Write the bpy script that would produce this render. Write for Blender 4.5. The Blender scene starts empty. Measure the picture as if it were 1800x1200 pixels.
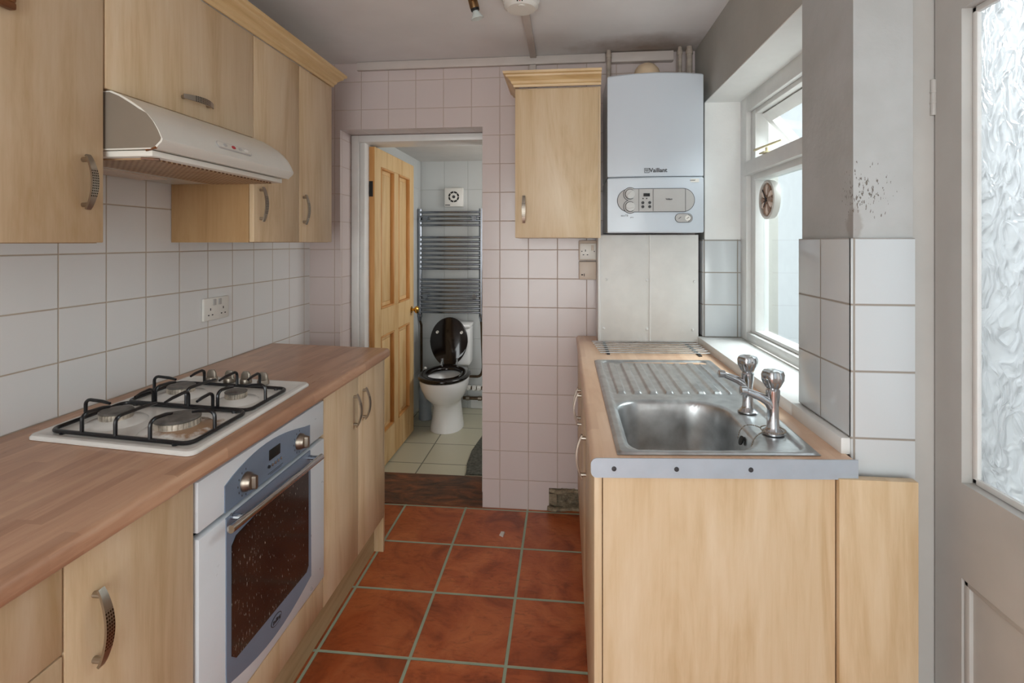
import bpy, bmesh, math, random
from mathutils import Vector, Matrix
random.seed(7)
C = bpy.context.scene.collection
PI = math.pi

# ------------------------------------------------------------------ materials
def lin(c):
    c /= 255.0
    return c / 12.92 if c <= 0.04045 else ((c + 0.055) / 1.055) ** 2.4
def rgb(r, g, b): return (lin(r), lin(g), lin(b), 1.0)

class NT:
    def __init__(s, name):
        s.m = bpy.data.materials.new(name); s.m.use_nodes = True
        s.t = s.m.node_tree; s.t.nodes.clear()
        s.out = s.n('ShaderNodeOutputMaterial')
        s.b = s.n('ShaderNodeBsdfPrincipled')
        s.l(s.b.outputs[0], s.out.inputs[0])
    def n(s, k, **kw):
        x = s.t.nodes.new(k)
        for a, v in kw.items(): setattr(x, a, v)
        return x
    def l(s, a, b): s.t.links.new(a, b)
    def put(s, sock, v):
        if hasattr(v, 'is_output') or isinstance(v, bpy.types.NodeSocket): s.l(v, sock)
        else: sock.default_value = v
    def math(s, op, a, b=0.0, c=0.0, clamp=False):
        x = s.n('ShaderNodeMath', operation=op, use_clamp=clamp)
        s.put(x.inputs[0], a); s.put(x.inputs[1], b); s.put(x.inputs[2], c)
        return x.outputs[0]
    def coord(s, kind='Object'):
        return s.n('ShaderNodeTexCoord').outputs[kind]
    def mapping(s, v, scale=(1, 1, 1), loc=(0, 0, 0), rot=(0, 0, 0)):
        x = s.n('ShaderNodeMapping'); s.l(v, x.inputs[0])
        x.inputs['Location'].default_value = loc; x.inputs['Scale'].default_value = scale
        x.inputs['Rotation'].default_value = rot
        return x.outputs[0]
    def noise(s, v, scale=5, detail=4, rough=.55, dist=0.0):
        x = s.n('ShaderNodeTexNoise'); s.l(v, x.inputs['Vector'])
        x.inputs['Scale'].default_value = scale; x.inputs['Detail'].default_value = detail
        x.inputs['Roughness'].default_value = rough; x.inputs['Distortion'].default_value = dist
        return x.outputs[0]
    def ramp(s, v, stops):
        x = s.n('ShaderNodeValToRGB'); s.l(v, x.inputs[0])
        e = x.color_ramp.elements
        while len(e) < len(stops): e.new(.5)
        for i, (p, c) in enumerate(stops):
            e[i].position = p; e[i].color = c if len(c) == 4 else (*c, 1)
        return x.outputs[0]
    def mix(s, f, a, b, blend='MIX'):
        x = s.n('ShaderNodeMix', data_type='RGBA', blend_type=blend)
        s.put(x.inputs[0], f); s.put(x.inputs[6], a); s.put(x.inputs[7], b)
        return x.outputs[2]
    def bump(s, h, strength=.3, dist=.002):
        x = s.n('ShaderNodeBump'); s.l(h, x.inputs['Height'])
        x.inputs['Strength'].default_value = strength; x.inputs['Distance'].default_value = dist
        s.l(x.outputs[0], s.b.inputs['Normal'])
    def set(s, **kw):
        names = dict(color='Base Color', rough='Roughness', metal='Metallic', ior='IOR', trans='Transmission Weight',
                     spec='Specular IOR Level', coat='Coat Weight', alpha='Alpha', sss='Subsurface Weight')
        for k, v in kw.items(): s.put(s.b.inputs[names[k]], v)
        return s

def plain(name, col, rough=.5, metal=0, var=.06, scale=9, spec=.5, bump=0, coat=0):
    t = NT(name); v = t.coord()
    n = t.noise(v, scale, 5)
    d = tuple(max(0, c * (1 - var * 2)) for c in col[:3]) + (1,)
    e = tuple(min(1, c * (1 + var)) for c in col[:3]) + (1,)
    t.set(color=t.ramp(n, [(.3, d), (.7, e)]), metal=metal, spec=spec, coat=coat)
    n2 = t.noise(v, scale * 3, 3)
    rv = .16 if rough > .3 else .03
    t.set(rough=t.math('MULTIPLY_ADD', n2, rv, rough - rv / 2, True))
    if bump: t.bump(t.noise(v, scale * 14, 4), bump, .002)
    return t.m

def tile_mat(name, col, grout, size, off, gw=.004, rough=.16, var=.03, bumps=.5, stain=None):
    """square tiles on any axis-aligned face: grid lines along the two axes lying in the face"""
    t = NT(name); v = t.coord()
    sep = t.n('ShaderNodeSeparateXYZ'); t.l(v, sep.inputs[0])
    ge = t.n('ShaderNodeNewGeometry'); ns = t.n('ShaderNodeSeparateXYZ'); t.l(ge.outputs['True Normal'], ns.inputs[0])
    mask = None; ids = []
    for i in range(3):
        if not isinstance(size, tuple): sz = size
        else: sz = size[i]
        u = t.math('DIVIDE', t.math('SUBTRACT', sep.outputs[i], off[i]), sz)
        fl = t.math('FLOOR', u); fr = t.math('SUBTRACT', u, fl)
        d = t.math('ABSOLUTE', t.math('SUBTRACT', fr, .5))
        on = t.math('LESS_THAN', t.math('ABSOLUTE', ns.outputs[i]), .5)
        mr = t.n('ShaderNodeMapRange', interpolation_type='SMOOTHSTEP')
        t.l(d, mr.inputs[0]); mr.inputs[1].default_value = .5 - gw / sz * .95; mr.inputs[2].default_value = .5 - gw / sz * .25
        g = t.math('MULTIPLY', mr.outputs[0], on)
        ids.append(t.math('MULTIPLY', fl, on))
        mask = g if mask is None else t.math('MAXIMUM', mask, g)
    cb = t.n('ShaderNodeCombineXYZ')
    for i in range(3): t.l(ids[i], cb.inputs[i])
    wn = t.n('ShaderNodeTexWhiteNoise'); t.l(cb.outputs[0], wn.inputs[0])
    n = t.noise(v, 4, 5)
    f = t.math('ADD', t.math('MULTIPLY', wn.outputs[0], var), t.math('MULTIPLY', n, .05))
    c = t.mix(f, col, tuple(x * .5 for x in col[:3]) + (1,))
    c = t.mix(mask, c, grout)
    gn = t.noise(v, 40, 3)
    r = t.math('MAXIMUM', t.math('MULTIPLY', mask, .8), t.math('MULTIPLY_ADD', gn, .12, rough - .05))
    t.set(color=c, rough=r)
    h = t.math('ADD', t.math('SUBTRACT', 1.0, mask), t.math('MULTIPLY', n, .25))
    t.bump(h, bumps, .0025)
    return t.m

def wood_mat(name, base, dark, light, axis=2, sc=1.0, rough=.38, planks=None, knots=False):
    t = NT(name); v = t.coord()
    oi = t.n('ShaderNodeObjectInfo')
    add = t.n('ShaderNodeVectorMath', operation='ADD'); t.l(v, add.inputs[0])
    mul = t.n('ShaderNodeVectorMath', operation='SCALE'); mul.inputs[0].default_value = (7, 3, 5); t.l(oi.outputs['Random'], mul.inputs['Scale'])
    t.l(mul.outputs[0], add.inputs[1]); v2 = add.outputs[0]
    s = [8 * sc] * 3; s[axis] = 1.1 * sc
    big = t.noise(t.mapping(v2, tuple(s)), 1.0, 5, .6, 1.4)
    s = [75 * sc] * 3; s[axis] = 5 * sc
    fine = t.noise(t.mapping(v2, tuple(s)), 1.0, 4, .65, .3)
    f = t.math('ADD', t.math('MULTIPLY', big, .72), t.math('MULTIPLY', fine, .28))
    c = t.ramp(f, [(.32, dark), (.5, base), (.68, light)])
    if planks:
        pw, pl = planks
        sep = t.n('ShaderNodeSeparateXYZ'); t.l(v2, sep.inputs[0])
        o = [k for k in (0, 1, 2) if k != axis]
        cmb = t.n('ShaderNodeCombineXYZ')
        a = t.math('FLOOR', t.math('DIVIDE', sep.outputs[o[0]], pw)); b = t.math('FLOOR', t.math('DIVIDE', sep.outputs[o[1]], pw))
        row = t.math('ADD', a, b)
        wn0 = t.n('ShaderNodeTexWhiteNoise', noise_dimensions='1D'); t.l(row, wn0.inputs['W'])
        ln = t.math('FLOOR', t.math('ADD', t.math('DIVIDE', sep.outputs[axis], pl), wn0.outputs[0]))
        t.l(row, cmb.inputs[0]); t.l(ln, cmb.inputs[1])
        wn = t.n('ShaderNodeTexWhiteNoise'); t.l(cmb.outputs[0], wn.inputs[0])
        c = t.mix(t.math('MULTIPLY', wn.outputs[0], planks_strength[0]), c, dark)
    if knots:
        vo = t.n('ShaderNodeTexVoronoi'); t.l(t.mapping(v2, (4.0, 4.0, 2.2)), vo.inputs['Vector']); vo.inputs['Scale'].default_value = 1.0
        k = t.ramp(vo.outputs['Distance'], [(.05, (1, 1, 1)), (.14, (0, 0, 0))])
        c = t.mix(k, c, rgb(88, 48, 20))
        ring = t.ramp(vo.outputs['Distance'], [(.08, (1, 1, 1)), (.24, (0, 0, 0))])
        c = t.mix(t.math('MULTIPLY', ring, .45), c, rgb(150, 95, 45))
    t.set(color=c, rough=t.math('MULTIPLY_ADD', fine, .15, rough - .07), spec=.4)
    t.bump(fine, .06, .001)
    return t.m
planks_strength = [.35]

def metal_mat(name, col, rough, aniso_axis=None, dirt=.2):
    t = NT(name); v = t.coord()
    if aniso_axis is None: m = v
    else:
        s = [160] * 3; s[aniso_axis] = 6; m = t.mapping(v, tuple(s))
    n = t.noise(m, 1.0 if aniso_axis is not None else 30, 4)
    n2 = t.noise(v, 14, 5)
    f = t.math('MULTIPLY_ADD', n2, .5, t.math('MULTIPLY', n, .5))
    d = tuple(c * (1 - dirt * 2) for c in col[:3]) + (1,)
    t.set(color=t.ramp(f, [(.35, d), (.6, col)]), metal=1.0, rough=t.math('MULTIPLY_ADD', n2, .25, rough - .12, True))
    return t.m

MAT = {}
WHITE = rgb(226, 226, 226)
MAT['tile_left'] = tile_mat('cream_wall_tile', rgb(226, 226, 226), rgb(182, 168, 152), (.1485, .1485, .1485), (0, 1.424 - .1485 * 4, .91 - .1485 * 2), .0030)
MAT['tile_far'] = tile_mat('blush_wall_tile', rgb(203, 190, 187), rgb(178, 160, 148), (.15, .1485, .15), (-.3385, .02, 0), .003, rough=.2)
MAT['tile_pier'] = tile_mat('window_wall_tile', rgb(202, 207, 210), rgb(150, 142, 132), (.1502, .15, .15), (.647 - .15, 1.232 + .139, 1.398), .0036)
MAT['tile_wc'] = tile_mat('bathroom_wall_tile', rgb(198, 201, 200), rgb(172, 175, 174), (.2, .2, .25), (-1.21, 3.0, .08), .004)
MAT['tile_wcfloor'] = tile_mat('pale_stone_floor_tile', rgb(193, 190, 168), rgb(110, 110, 98), (.302, .315, .3), (-.891, 3.155, 0), .006, rough=.3, var=.15)
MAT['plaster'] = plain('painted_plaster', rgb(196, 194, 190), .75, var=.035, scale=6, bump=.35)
MAT['plaster_shade'] = plain('shaded_plaster', rgb(170, 168, 162), .78, var=.035, scale=6, bump=.35)  # greyed copy of the plaster, the right wall's shade is in the colour
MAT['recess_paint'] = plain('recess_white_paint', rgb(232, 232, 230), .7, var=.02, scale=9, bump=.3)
MAT['white_paint'] = plain('white_gloss_paint', rgb(222, 222, 220), .35, var=.025, scale=12)
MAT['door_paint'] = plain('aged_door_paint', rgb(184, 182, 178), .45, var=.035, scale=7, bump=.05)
MAT['white_wall'] = plain('white_render', rgb(160, 162, 164), .8, var=.02)
MAT['white_enamel'] = plain('white_enamel', rgb(226, 222, 216), .16, var=.02, scale=6)
MAT['appliance_white'] = plain('appliance_white', rgb(214, 220, 226), .28, var=.015)
MAT['boiler_white'] = plain('boiler_white', rgb(200, 208, 217), .22, var=.012, scale=3)
MAT['hood_white'] = plain('hood_cream', rgb(222, 220, 212), .25, var=.02)
MAT['hood_shaded'] = plain('hood_shaded_cream', rgb(128, 118, 106), .4, var=.03)  # darkened hood colour, painted shade of the near cupboard
MAT['plastic_white'] = plain('white_plastic', rgb(224, 222, 216), .35, var=.015)
MAT['plastic_beige'] = plain('yellowed_plastic', rgb(206, 192, 178), .4, var=.03)
MAT['panel_white'] = plain('white_board', rgb(218, 216, 212), .42, var=.03, scale=14)
MAT['ceramic'] = plain('white_ceramic', rgb(232, 233, 233), .08, var=.01)
MAT['black_gloss'] = plain('black_lacquer', rgb(22, 16, 14), .12, var=.1)
MAT['black_iron'] = plain('black_enamelled_steel', rgb(20, 20, 24), .28, var=.1)
MAT['burner_cap'] = plain('burnt_burner_cap', rgb(104, 100, 96), .5, var=.25, scale=40)
MAT['burner_ring'] = plain('burnt_aluminium', rgb(206, 196, 182), .45, metal=.4, var=.3, scale=40)
MAT['dark'] = plain('dark_void', rgb(14, 13, 12), .6)
MAT['dark_grey'] = plain('dark_grey_print', rgb(50, 50, 54), .5)
MAT['red_print'] = plain('red_lamp', rgb(170, 40, 50), .4)
MAT['mid_grey'] = plain('grey_plastic', rgb(178, 176, 174), .4, var=.02)
MAT['knob_grey'] = plain('knob_grey', rgb(198, 197, 195), .4, var=.02)
MAT['oven_grey'] = plain('oven_blue_grey', rgb(126, 143, 165), .32, metal=.25, var=.03)
MAT['chrome'] = metal_mat('chrome', rgb(205, 208, 212), .14, dirt=.08)
MAT['dark_chrome'] = metal_mat('bathroom_chrome', rgb(150, 156, 164), .2, dirt=.1)
MAT['nickel'] = metal_mat('brushed_nickel', rgb(158, 148, 136), .35, dirt=.12)
MAT['steel'] = metal_mat('brushed_steel', rgb(188, 188, 188), .34, dirt=.12)
MAT['sink_steel'] = metal_mat('worn_sink_steel', rgb(205, 207, 208), .34, dirt=.14)
MAT['alu'] = plain('painted_aluminium', rgb(180, 191, 203), .35, metal=.3, var=.03, scale=20)
MAT['brass'] = metal_mat('brass', rgb(205, 160, 80), .2, dirt=.1)
MAT['bronze'] = metal_mat('lamp_bronze', rgb(150, 118, 84), .35, dirt=.15)
MAT['pipe'] = plain('painted_pipe', rgb(172, 160, 148), .5, var=.15, scale=30)
MAT['copper_dark'] = metal_mat('dull_copper', rgb(105, 88, 72), .4, dirt=.25)
MAT['trunking'] = plain('painted_trunking', rgb(196, 186, 180), .5, var=.03)
MAT['flue'] = plain('flue_plastic', rgb(214, 190, 160), .45, var=.06)
MAT['brush'] = plain('smoky_plastic', rgb(150, 156, 160), .35)
MAT['rug'] = plain('grey_bath_rug', rgb(92, 92, 84), .95, var=.3, scale=60, bump=.9)
MAT['ground'] = plain('yard_paving', rgb(190, 188, 182), .9)
B_ = rgb(209, 184, 150)
MAT['birch'] = wood_mat('birch_laminate', B_, rgb(190, 160, 120), rgb(218, 197, 168), 2, 1.0, .36, planks=None)
MAT['birch_shade'] = wood_mat('birch_shaded_laminate', rgb(172, 136, 94), rgb(150, 114, 74), rgb(184, 150, 108), 2, 1.0, .4)  # birch darkened, the shade on the unit sides is put into the colour
MAT['plinth'] = wood_mat('plinth_laminate', rgb(188, 168, 130), rgb(165, 142, 104), rgb(198, 180, 144), 1, 1.0, .4)
MAT['cornice'] = wood_mat('birch_moulding', rgb(208, 176, 128), rgb(182, 146, 98), rgb(222, 194, 150), 1, 1.0, .35)
MAT['cornice_x'] = wood_mat('birch_moulding_cross', rgb(208, 176, 128), rgb(182, 146, 98), rgb(222, 194, 150), 0, 1.0, .35)
planks_strength[0] = .5
MAT['worktop'] = wood_mat('beech_block_laminate', rgb(192, 150, 122), rgb(152, 112, 88), rgb(210, 172, 142), 1, 1.0, .3, planks=(.030, .21))
MAT['worktop_pale'] = wood_mat('pale_block_laminate', rgb(224, 190, 160), rgb(202, 162, 132), rgb(234, 204, 178), 1, 1.0, .32, planks=(.030, .21))
MAT['pine'] = wood_mat('knotty_pine', rgb(212, 178, 126), rgb(188, 142, 86), rgb(224, 194, 146), 2, 1.0, .4, knots=True)
MAT['pine_edge'] = wood_mat('pine_edge', rgb(200, 146, 86), rgb(172, 116, 60), rgb(212, 162, 104), 2, 1.0, .4)
MAT['frame_wood'] = wood_mat('dark_oak', rgb(118, 72, 36), rgb(70, 36, 14), rgb(150, 100, 56), 1, 2.0, .4)

def floor_mat():
    t = NT('terracotta_floor_tile'); v = t.coord()
    sep = t.n('ShaderNodeSeparateXYZ'); t.l(v, sep.inputs[0])
    mask = None; ids = []
    for i, (off, sz) in enumerate(((-.193, .3225), (2.326, .3255))):
        u = t.math('DIVIDE', t.math('SUBTRACT', sep.outputs[i], off), sz)
        fl = t.math('FLOOR', u); d = t.math('ABSOLUTE', t.math('SUBTRACT', t.math('SUBTRACT', u, fl), .5))
        mr = t.n('ShaderNodeMapRange', interpolation_type='SMOOTHSTEP'); t.l(d, mr.inputs[0])
        mr.inputs[1].default_value = .5 - .0068 / sz; mr.inputs[2].default_value = .5 - .0042 / sz
        ids.append(fl); mask = mr.outputs[0] if mask is None else t.math('MAXIMUM', mask, mr.outputs[0])
    cb = t.n('ShaderNodeCombineXYZ'); t.l(ids[0], cb.inputs[0]); t.l(ids[1], cb.inputs[1])
    wn = t.n('ShaderNodeTexWhiteNoise'); t.l(cb.outputs[0], wn.inputs[0])
    sc = t.n('ShaderNodeVectorMath', operation='SCALE'); t.l(wn.outputs['Color'], sc.inputs[0]); sc.inputs['Scale'].default_value = 5
    ad = t.n('ShaderNodeVectorMath', operation='ADD'); t.l(v, ad.inputs[0]); t.l(sc.outputs[0], ad.inputs[1])
    a = t.noise(ad.outputs[0], 5, 6, .6, 1.0)
    b = t.noise(t.mapping(ad.outputs[0], (14, 40, 10), rot=(0, 0, .6)), 1.0, 6, .7, 1.2)
    c = t.ramp(a, [(.3, rgb(136, 64, 32)), (.46, rgb(184, 94, 50)), (.68, rgb(212, 124, 74))])
    c = t.mix(t.ramp(b, [(.52, (0, 0, 0)), (.72, (.55, .55, .55))]), c, rgb(92, 46, 28))
    c = t.mix(t.math('MULTIPLY', wn.outputs[0], .3), c, rgb(122, 58, 32))
    gc = t.mix(t.noise(v, 25, 3), rgb(150, 170, 150), rgb(178, 192, 170))
    c = t.mix(mask, c, gc)
    t.set(color=c, rough=t.math('MAXIMUM', t.math('MULTIPLY', mask, .8), t.math('MULTIPLY_ADD', b, .3, .2)))
    h = t.math('ADD', t.math('MULTIPLY', t.math('SUBTRACT', 1.0, mask), 1.0), t.math('MULTIPLY', b, .55))
    t.bump(h, .55, .003)
    return t.m
MAT['floor'] = floor_mat()

def ceiling_mat():
    t = NT('ceiling_paint'); v = t.coord()
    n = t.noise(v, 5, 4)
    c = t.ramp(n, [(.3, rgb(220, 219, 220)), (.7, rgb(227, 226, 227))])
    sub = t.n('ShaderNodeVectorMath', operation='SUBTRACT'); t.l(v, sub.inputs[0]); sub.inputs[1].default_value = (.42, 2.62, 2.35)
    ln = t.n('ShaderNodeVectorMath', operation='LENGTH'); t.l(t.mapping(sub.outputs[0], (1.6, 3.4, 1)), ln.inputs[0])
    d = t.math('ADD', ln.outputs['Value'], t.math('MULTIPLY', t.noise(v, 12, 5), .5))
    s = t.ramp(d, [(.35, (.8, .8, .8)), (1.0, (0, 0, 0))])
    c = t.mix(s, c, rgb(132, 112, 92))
    t.set(color=c, rough=.85)
    h = t.math('ADD', t.math('MULTIPLY', s, t.noise(v, 30, 5)), t.math('MULTIPLY', t.noise(v, 90, 3), .08))
    t.bump(h, .5, .006)
    return t.m
MAT['ceiling'] = ceiling_mat()

def pier_plaster():
    """old plaster with flaked paint specks near the arris"""
    t = NT('flaking_plaster'); v = t.coord()
    c = t.ramp(t.noise(v, 6, 4), [(.3, rgb(168, 169, 167)), (.7, rgb(182, 184, 184))])  # base grey lowered so the colour holds the pier's shade
    sub = t.n('ShaderNodeVectorMath', operation='SUBTRACT'); t.l(v, sub.inputs[0]); sub.inputs[1].default_value = (.662, 1.23, 1.50)
    ln = t.n('ShaderNodeVectorMath', operation='LENGTH'); t.l(t.mapping(sub.outputs[0], (9, 9, 10)), ln.inputs[0])
    area = t.ramp(ln.outputs['Value'], [(.3, (.2, .2, .2)), (1.0, (0, 0, 0))])
    n = t.noise(t.mapping(v, (260, 260, 90)), 1, 2)
    sp = t.math('GREATER_THAN', t.math('ADD', n, area), .80)
    c = t.mix(sp, c, rgb(112, 106, 100))
    s2 = t.n('ShaderNodeVectorMath', operation='SUBTRACT'); t.l(v, s2.inputs[0]); s2.inputs[1].default_value = (.65, 1.245, 1.43)
    l2 = t.n('ShaderNodeVectorMath', operation='LENGTH'); t.l(t.mapping(s2.outputs[0], (30, 22, 13)), l2.inputs[0])
    k2 = t.math('ADD', l2.outputs['Value'], t.math('MULTIPLY', t.noise(v, 40, 4), .8))
    c = t.mix(t.ramp(k2, [(.75, (.35, .35, .35)), (1.2, (0, 0, 0))]), c, rgb(122, 104, 88))
    t.set(color=c, rough=.8)
    t.bump(t.math('SUBTRACT', t.noise(v, 60, 5), sp), .35, .002)
    return t.m
MAT['pier'] = pier_plaster()

def rough_masonry():
    t = NT('crumbled_mortar'); v = t.coord()
    n = t.noise(v, 28, 7, .7)
    t.set(color=t.ramp(n, [(.3, rgb(92, 80, 66)), (.55, rgb(150, 136, 112)), (.75, rgb(186, 174, 150))]), rough=.95)
    t.bump(n, 1.0, .012)
    return t.m
MAT['mortar'] = rough_masonry()

def threshold_mat():
    t = NT('worn_threshold_timber'); v = t.coord()
    n = t.noise(t.mapping(v, (5, 14, 8)), 1.0, 7, .7, 1.0)
    n2 = t.noise(v, 22, 6, .7)
    c = t.ramp(n, [(.3, rgb(48, 36, 28)), (.45, rgb(96, 64, 44)), (.58, rgb(140, 84, 52)), (.72, rgb(176, 110, 68))])
    c = t.mix(t.math('MULTIPLY', n2, .5), c, rgb(60, 50, 44))
    t.set(color=c, rough=.6); t.bump(t.math('ADD', n, n2), .9, .006)
    return t.m
MAT['threshold'] = threshold_mat()

def oven_glass():
    t = NT('splashed_oven_glass'); v = t.coord()
    n = t.noise(t.mapping(v, (60, 190, 55)), 1.0, 3, .6)
    m = t.noise(v, 6, 3)
    sp = t.ramp(t.math('ADD', n, t.math('MULTIPLY', m, .25)), [(.74, (0, 0, 0)), (.84, (.5, .5, .5))])
    base = t.ramp(m, [(.35, rgb(34, 24, 22)), (.7, rgb(64, 46, 38))])
    t.set(color=t.mix(sp, base, rgb(190, 180, 168)), rough=t.math('MULTIPLY_ADD', sp, .5, .12))
    return t.m
MAT['oven_glass'] = oven_glass()

def hob_enamel():
    t = NT('stained_hob_enamel'); v = t.coord()
    c = t.ramp(t.noise(v, 6, 4), [(.3, rgb(220, 219, 215)), (.7, rgb(233, 233, 230))])
    k = None
    for (x, y) in ((-.948, 1.215),):
        sub = t.n('ShaderNodeVectorMath', operation='SUBTRACT'); t.l(v, sub.inputs[0]); sub.inputs[1].default_value = (x + 1.07, y - 1.37, .012)
        ln = t.n('ShaderNodeVectorMath', operation='LENGTH'); t.l(sub.outputs[0], ln.inputs[0])
        d = t.math('ADD', ln.outputs['Value'], t.math('MULTIPLY', t.math('SUBTRACT', t.noise(v, 45, 5), .5), .09))
        k = t.ramp(d, [(.055, (.85, .85, .85)), (.085, (0, 0, 0))])
    c = t.mix(k, c, rgb(140, 96, 48))
    t.set(color=c, rough=.16)
    return t.m
MAT['hob'] = hob_enamel()

def filter_mat():
    t = NT('greasy_filter_mesh'); v = t.coord()
    sep = t.n('ShaderNodeSeparateXYZ'); t.l(v, sep.inputs[0])
    g = None
    for i in (0, 1):
        w = t.math('ABSOLUTE', t.math('SUBTRACT', t.math('FRACT', t.math('DIVIDE', sep.outputs[i], .017)), .5))
        s = t.math('LESS_THAN', w, .3)
        g = s if g is None else t.math('MULTIPLY', g, s)
    c = t.mix(t.noise(v, 9, 4), rgb(196, 180, 156), rgb(170, 122, 70))
    c = t.mix(g, c, t.mix(t.noise(v, 14, 4), rgb(66, 48, 32), rgb(140, 92, 50)))
    t.set(color=c, rough=.5, metal=.2); t.bump(t.math('SUBTRACT', 1.0, g), .6, .003)
    return t.m
MAT['filter'] = filter_mat()

def handle_mat(name, axis):
    """brushed nickel with a grid of dark dimples over the middle of the strap"""
    t = NT(name); g = t.coord('Generated'); sep = t.n('ShaderNodeSeparateXYZ'); t.l(g, sep.inputs[0])
    o = [i for i in range(3) if i != axis]
    a = t.math('ABSOLUTE', t.math('SUBTRACT', t.math('FRACT', t.math('MULTIPLY', sep.outputs[axis], 22)), .5))
    w = 0 if axis == 1 else 1
    w = 2 if axis == 1 else (1 if name.endswith('side') else 0)
    b = t.math('ABSOLUTE', t.math('SUBTRACT', t.math('FRACT', t.math('MULTIPLY', sep.outputs[w], 4)), .5))
    dot = t.math('MULTIPLY', t.math('LESS_THAN', a, .29), t.math('LESS_THAN', b, .29))
    mid = t.math('LESS_THAN', t.math('ABSOLUTE', t.math('SUBTRACT', sep.outputs[axis], .48)), .26)
    dot = t.math('MULTIPLY', dot, mid)
    c = t.mix(dot, rgb(172, 162, 150), rgb(54, 44, 36))
    t.set(color=c, metal=1.0, rough=.34); t.bump(t.math('SUBTRACT', 1.0, dot), .5, .001)
    return t.m
MAT['handle_side'] = handle_mat('dimpled_nickel_side', 2)
MAT['handle_front'] = handle_mat('dimpled_nickel_front', 2)
MAT['handle_long'] = handle_mat('dimpled_nickel_long', 1)

def pane_mat():
    t = NT('clear_window_glass')
    tr = t.n('ShaderNodeBsdfTransparent'); tr.inputs[0].default_value = (.94, .97, .97, 1)
    gl = t.n('ShaderNodeBsdfGlossy'); gl.inputs['Roughness'].default_value = .02
    fr = t.n('ShaderNodeFresnel'); fr.inputs[0].default_value = 1.35
    ge = t.n('ShaderNodeNewGeometry'); f = t.math('MULTIPLY', fr.outputs[0], t.math('SUBTRACT', 1.0, ge.outputs['Backfacing']))
    mx = t.n('ShaderNodeMixShader'); t.l(f, mx.inputs[0]); t.l(tr.outputs[0], mx.inputs[1]); t.l(gl.outputs[0], mx.inputs[2])
    t.l(mx.outputs[0], t.out.inputs[0])
    return t.m
MAT['pane'] = pane_mat()

def leaf_glass():
    """obscured glass pressed with a leaf pattern"""
    t = NT('leaf_pattern_obscured_glass'); v = t.coord()
    w = t.noise(v, 5, 3); sc = t.n('ShaderNodeVectorMath', operation='SCALE'); 
    wn = t.n('ShaderNodeTexNoise'); t.l(v, wn.inputs['Vector']); wn.inputs['Scale'].default_value = 7; wn.inputs['Detail'].default_value = 2
    t.l(wn.outputs['Color'], sc.inputs[0]); sc.inputs['Scale'].default_value = .09
    ad = t.n('ShaderNodeVectorMath', operation='ADD'); t.l(v, ad.inputs[0]); t.l(sc.outputs[0], ad.inputs[1])
    vo = t.n('ShaderNodeTexVoronoi', feature='SMOOTH_F1'); t.l(t.mapping(ad.outputs[0], (26, 26, 15), rot=(.6, 0, 0)), vo.inputs['Vector']); vo.inputs['Scale'].default_value = 1; vo.inputs['Smoothness'].default_value = .6
    r1 = t.math('ABSOLUTE', t.math('SUBTRACT', t.noise(t.mapping(ad.outputs[0], (20, 20, 10), rot=(.7, 0, 0)), 1, 1.5, .5, .8), .5))
    r2 = t.math('ABSOLUTE', t.math('SUBTRACT', t.noise(t.mapping(ad.outputs[0], (20, 20, 10), loc=(3, 1, 2), rot=(-.8, 0, 0)), 1, 1.5, .5, .8), .5))
    crease = t.math('MINIMUM', t.math('MINIMUM', r1, r2), .09)
    h = t.math('ADD', t.math('MULTIPLY', vo.outputs['Distance'], .55), t.math('MULTIPLY', crease, 4.0))
    h = t.math('ADD', h, t.math('MULTIPLY', w, .3))
    bp = t.n('ShaderNodeBump'); t.l(h, bp.inputs['Height']); bp.inputs['Strength'].default_value = .9; bp.inputs['Distance'].default_value = .012
    tl = t.n('ShaderNodeBsdfTranslucent'); tl.inputs[0].default_value = (.62, .63, .64, 1); t.l(bp.outputs[0], tl.inputs['Normal'])
    gl = t.n('ShaderNodeBsdfGlass'); gl.inputs['Roughness'].default_value = .12; gl.inputs['IOR'].default_value = 1.3
    gl.inputs[0].default_value = (.86, .88, .89, 1); t.l(bp.outputs[0], gl.inputs['Normal'])
    mx = t.n('ShaderNodeMixShader'); mx.inputs[0].default_value = .55
    t.l(tl.outputs[0], mx.inputs[1]); t.l(gl.outputs[0], mx.inputs[2])
    t.l(mx.outputs[0], t.out.inputs[0])
    return t.m
MAT['leaf_glass'] = leaf_glass()

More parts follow.
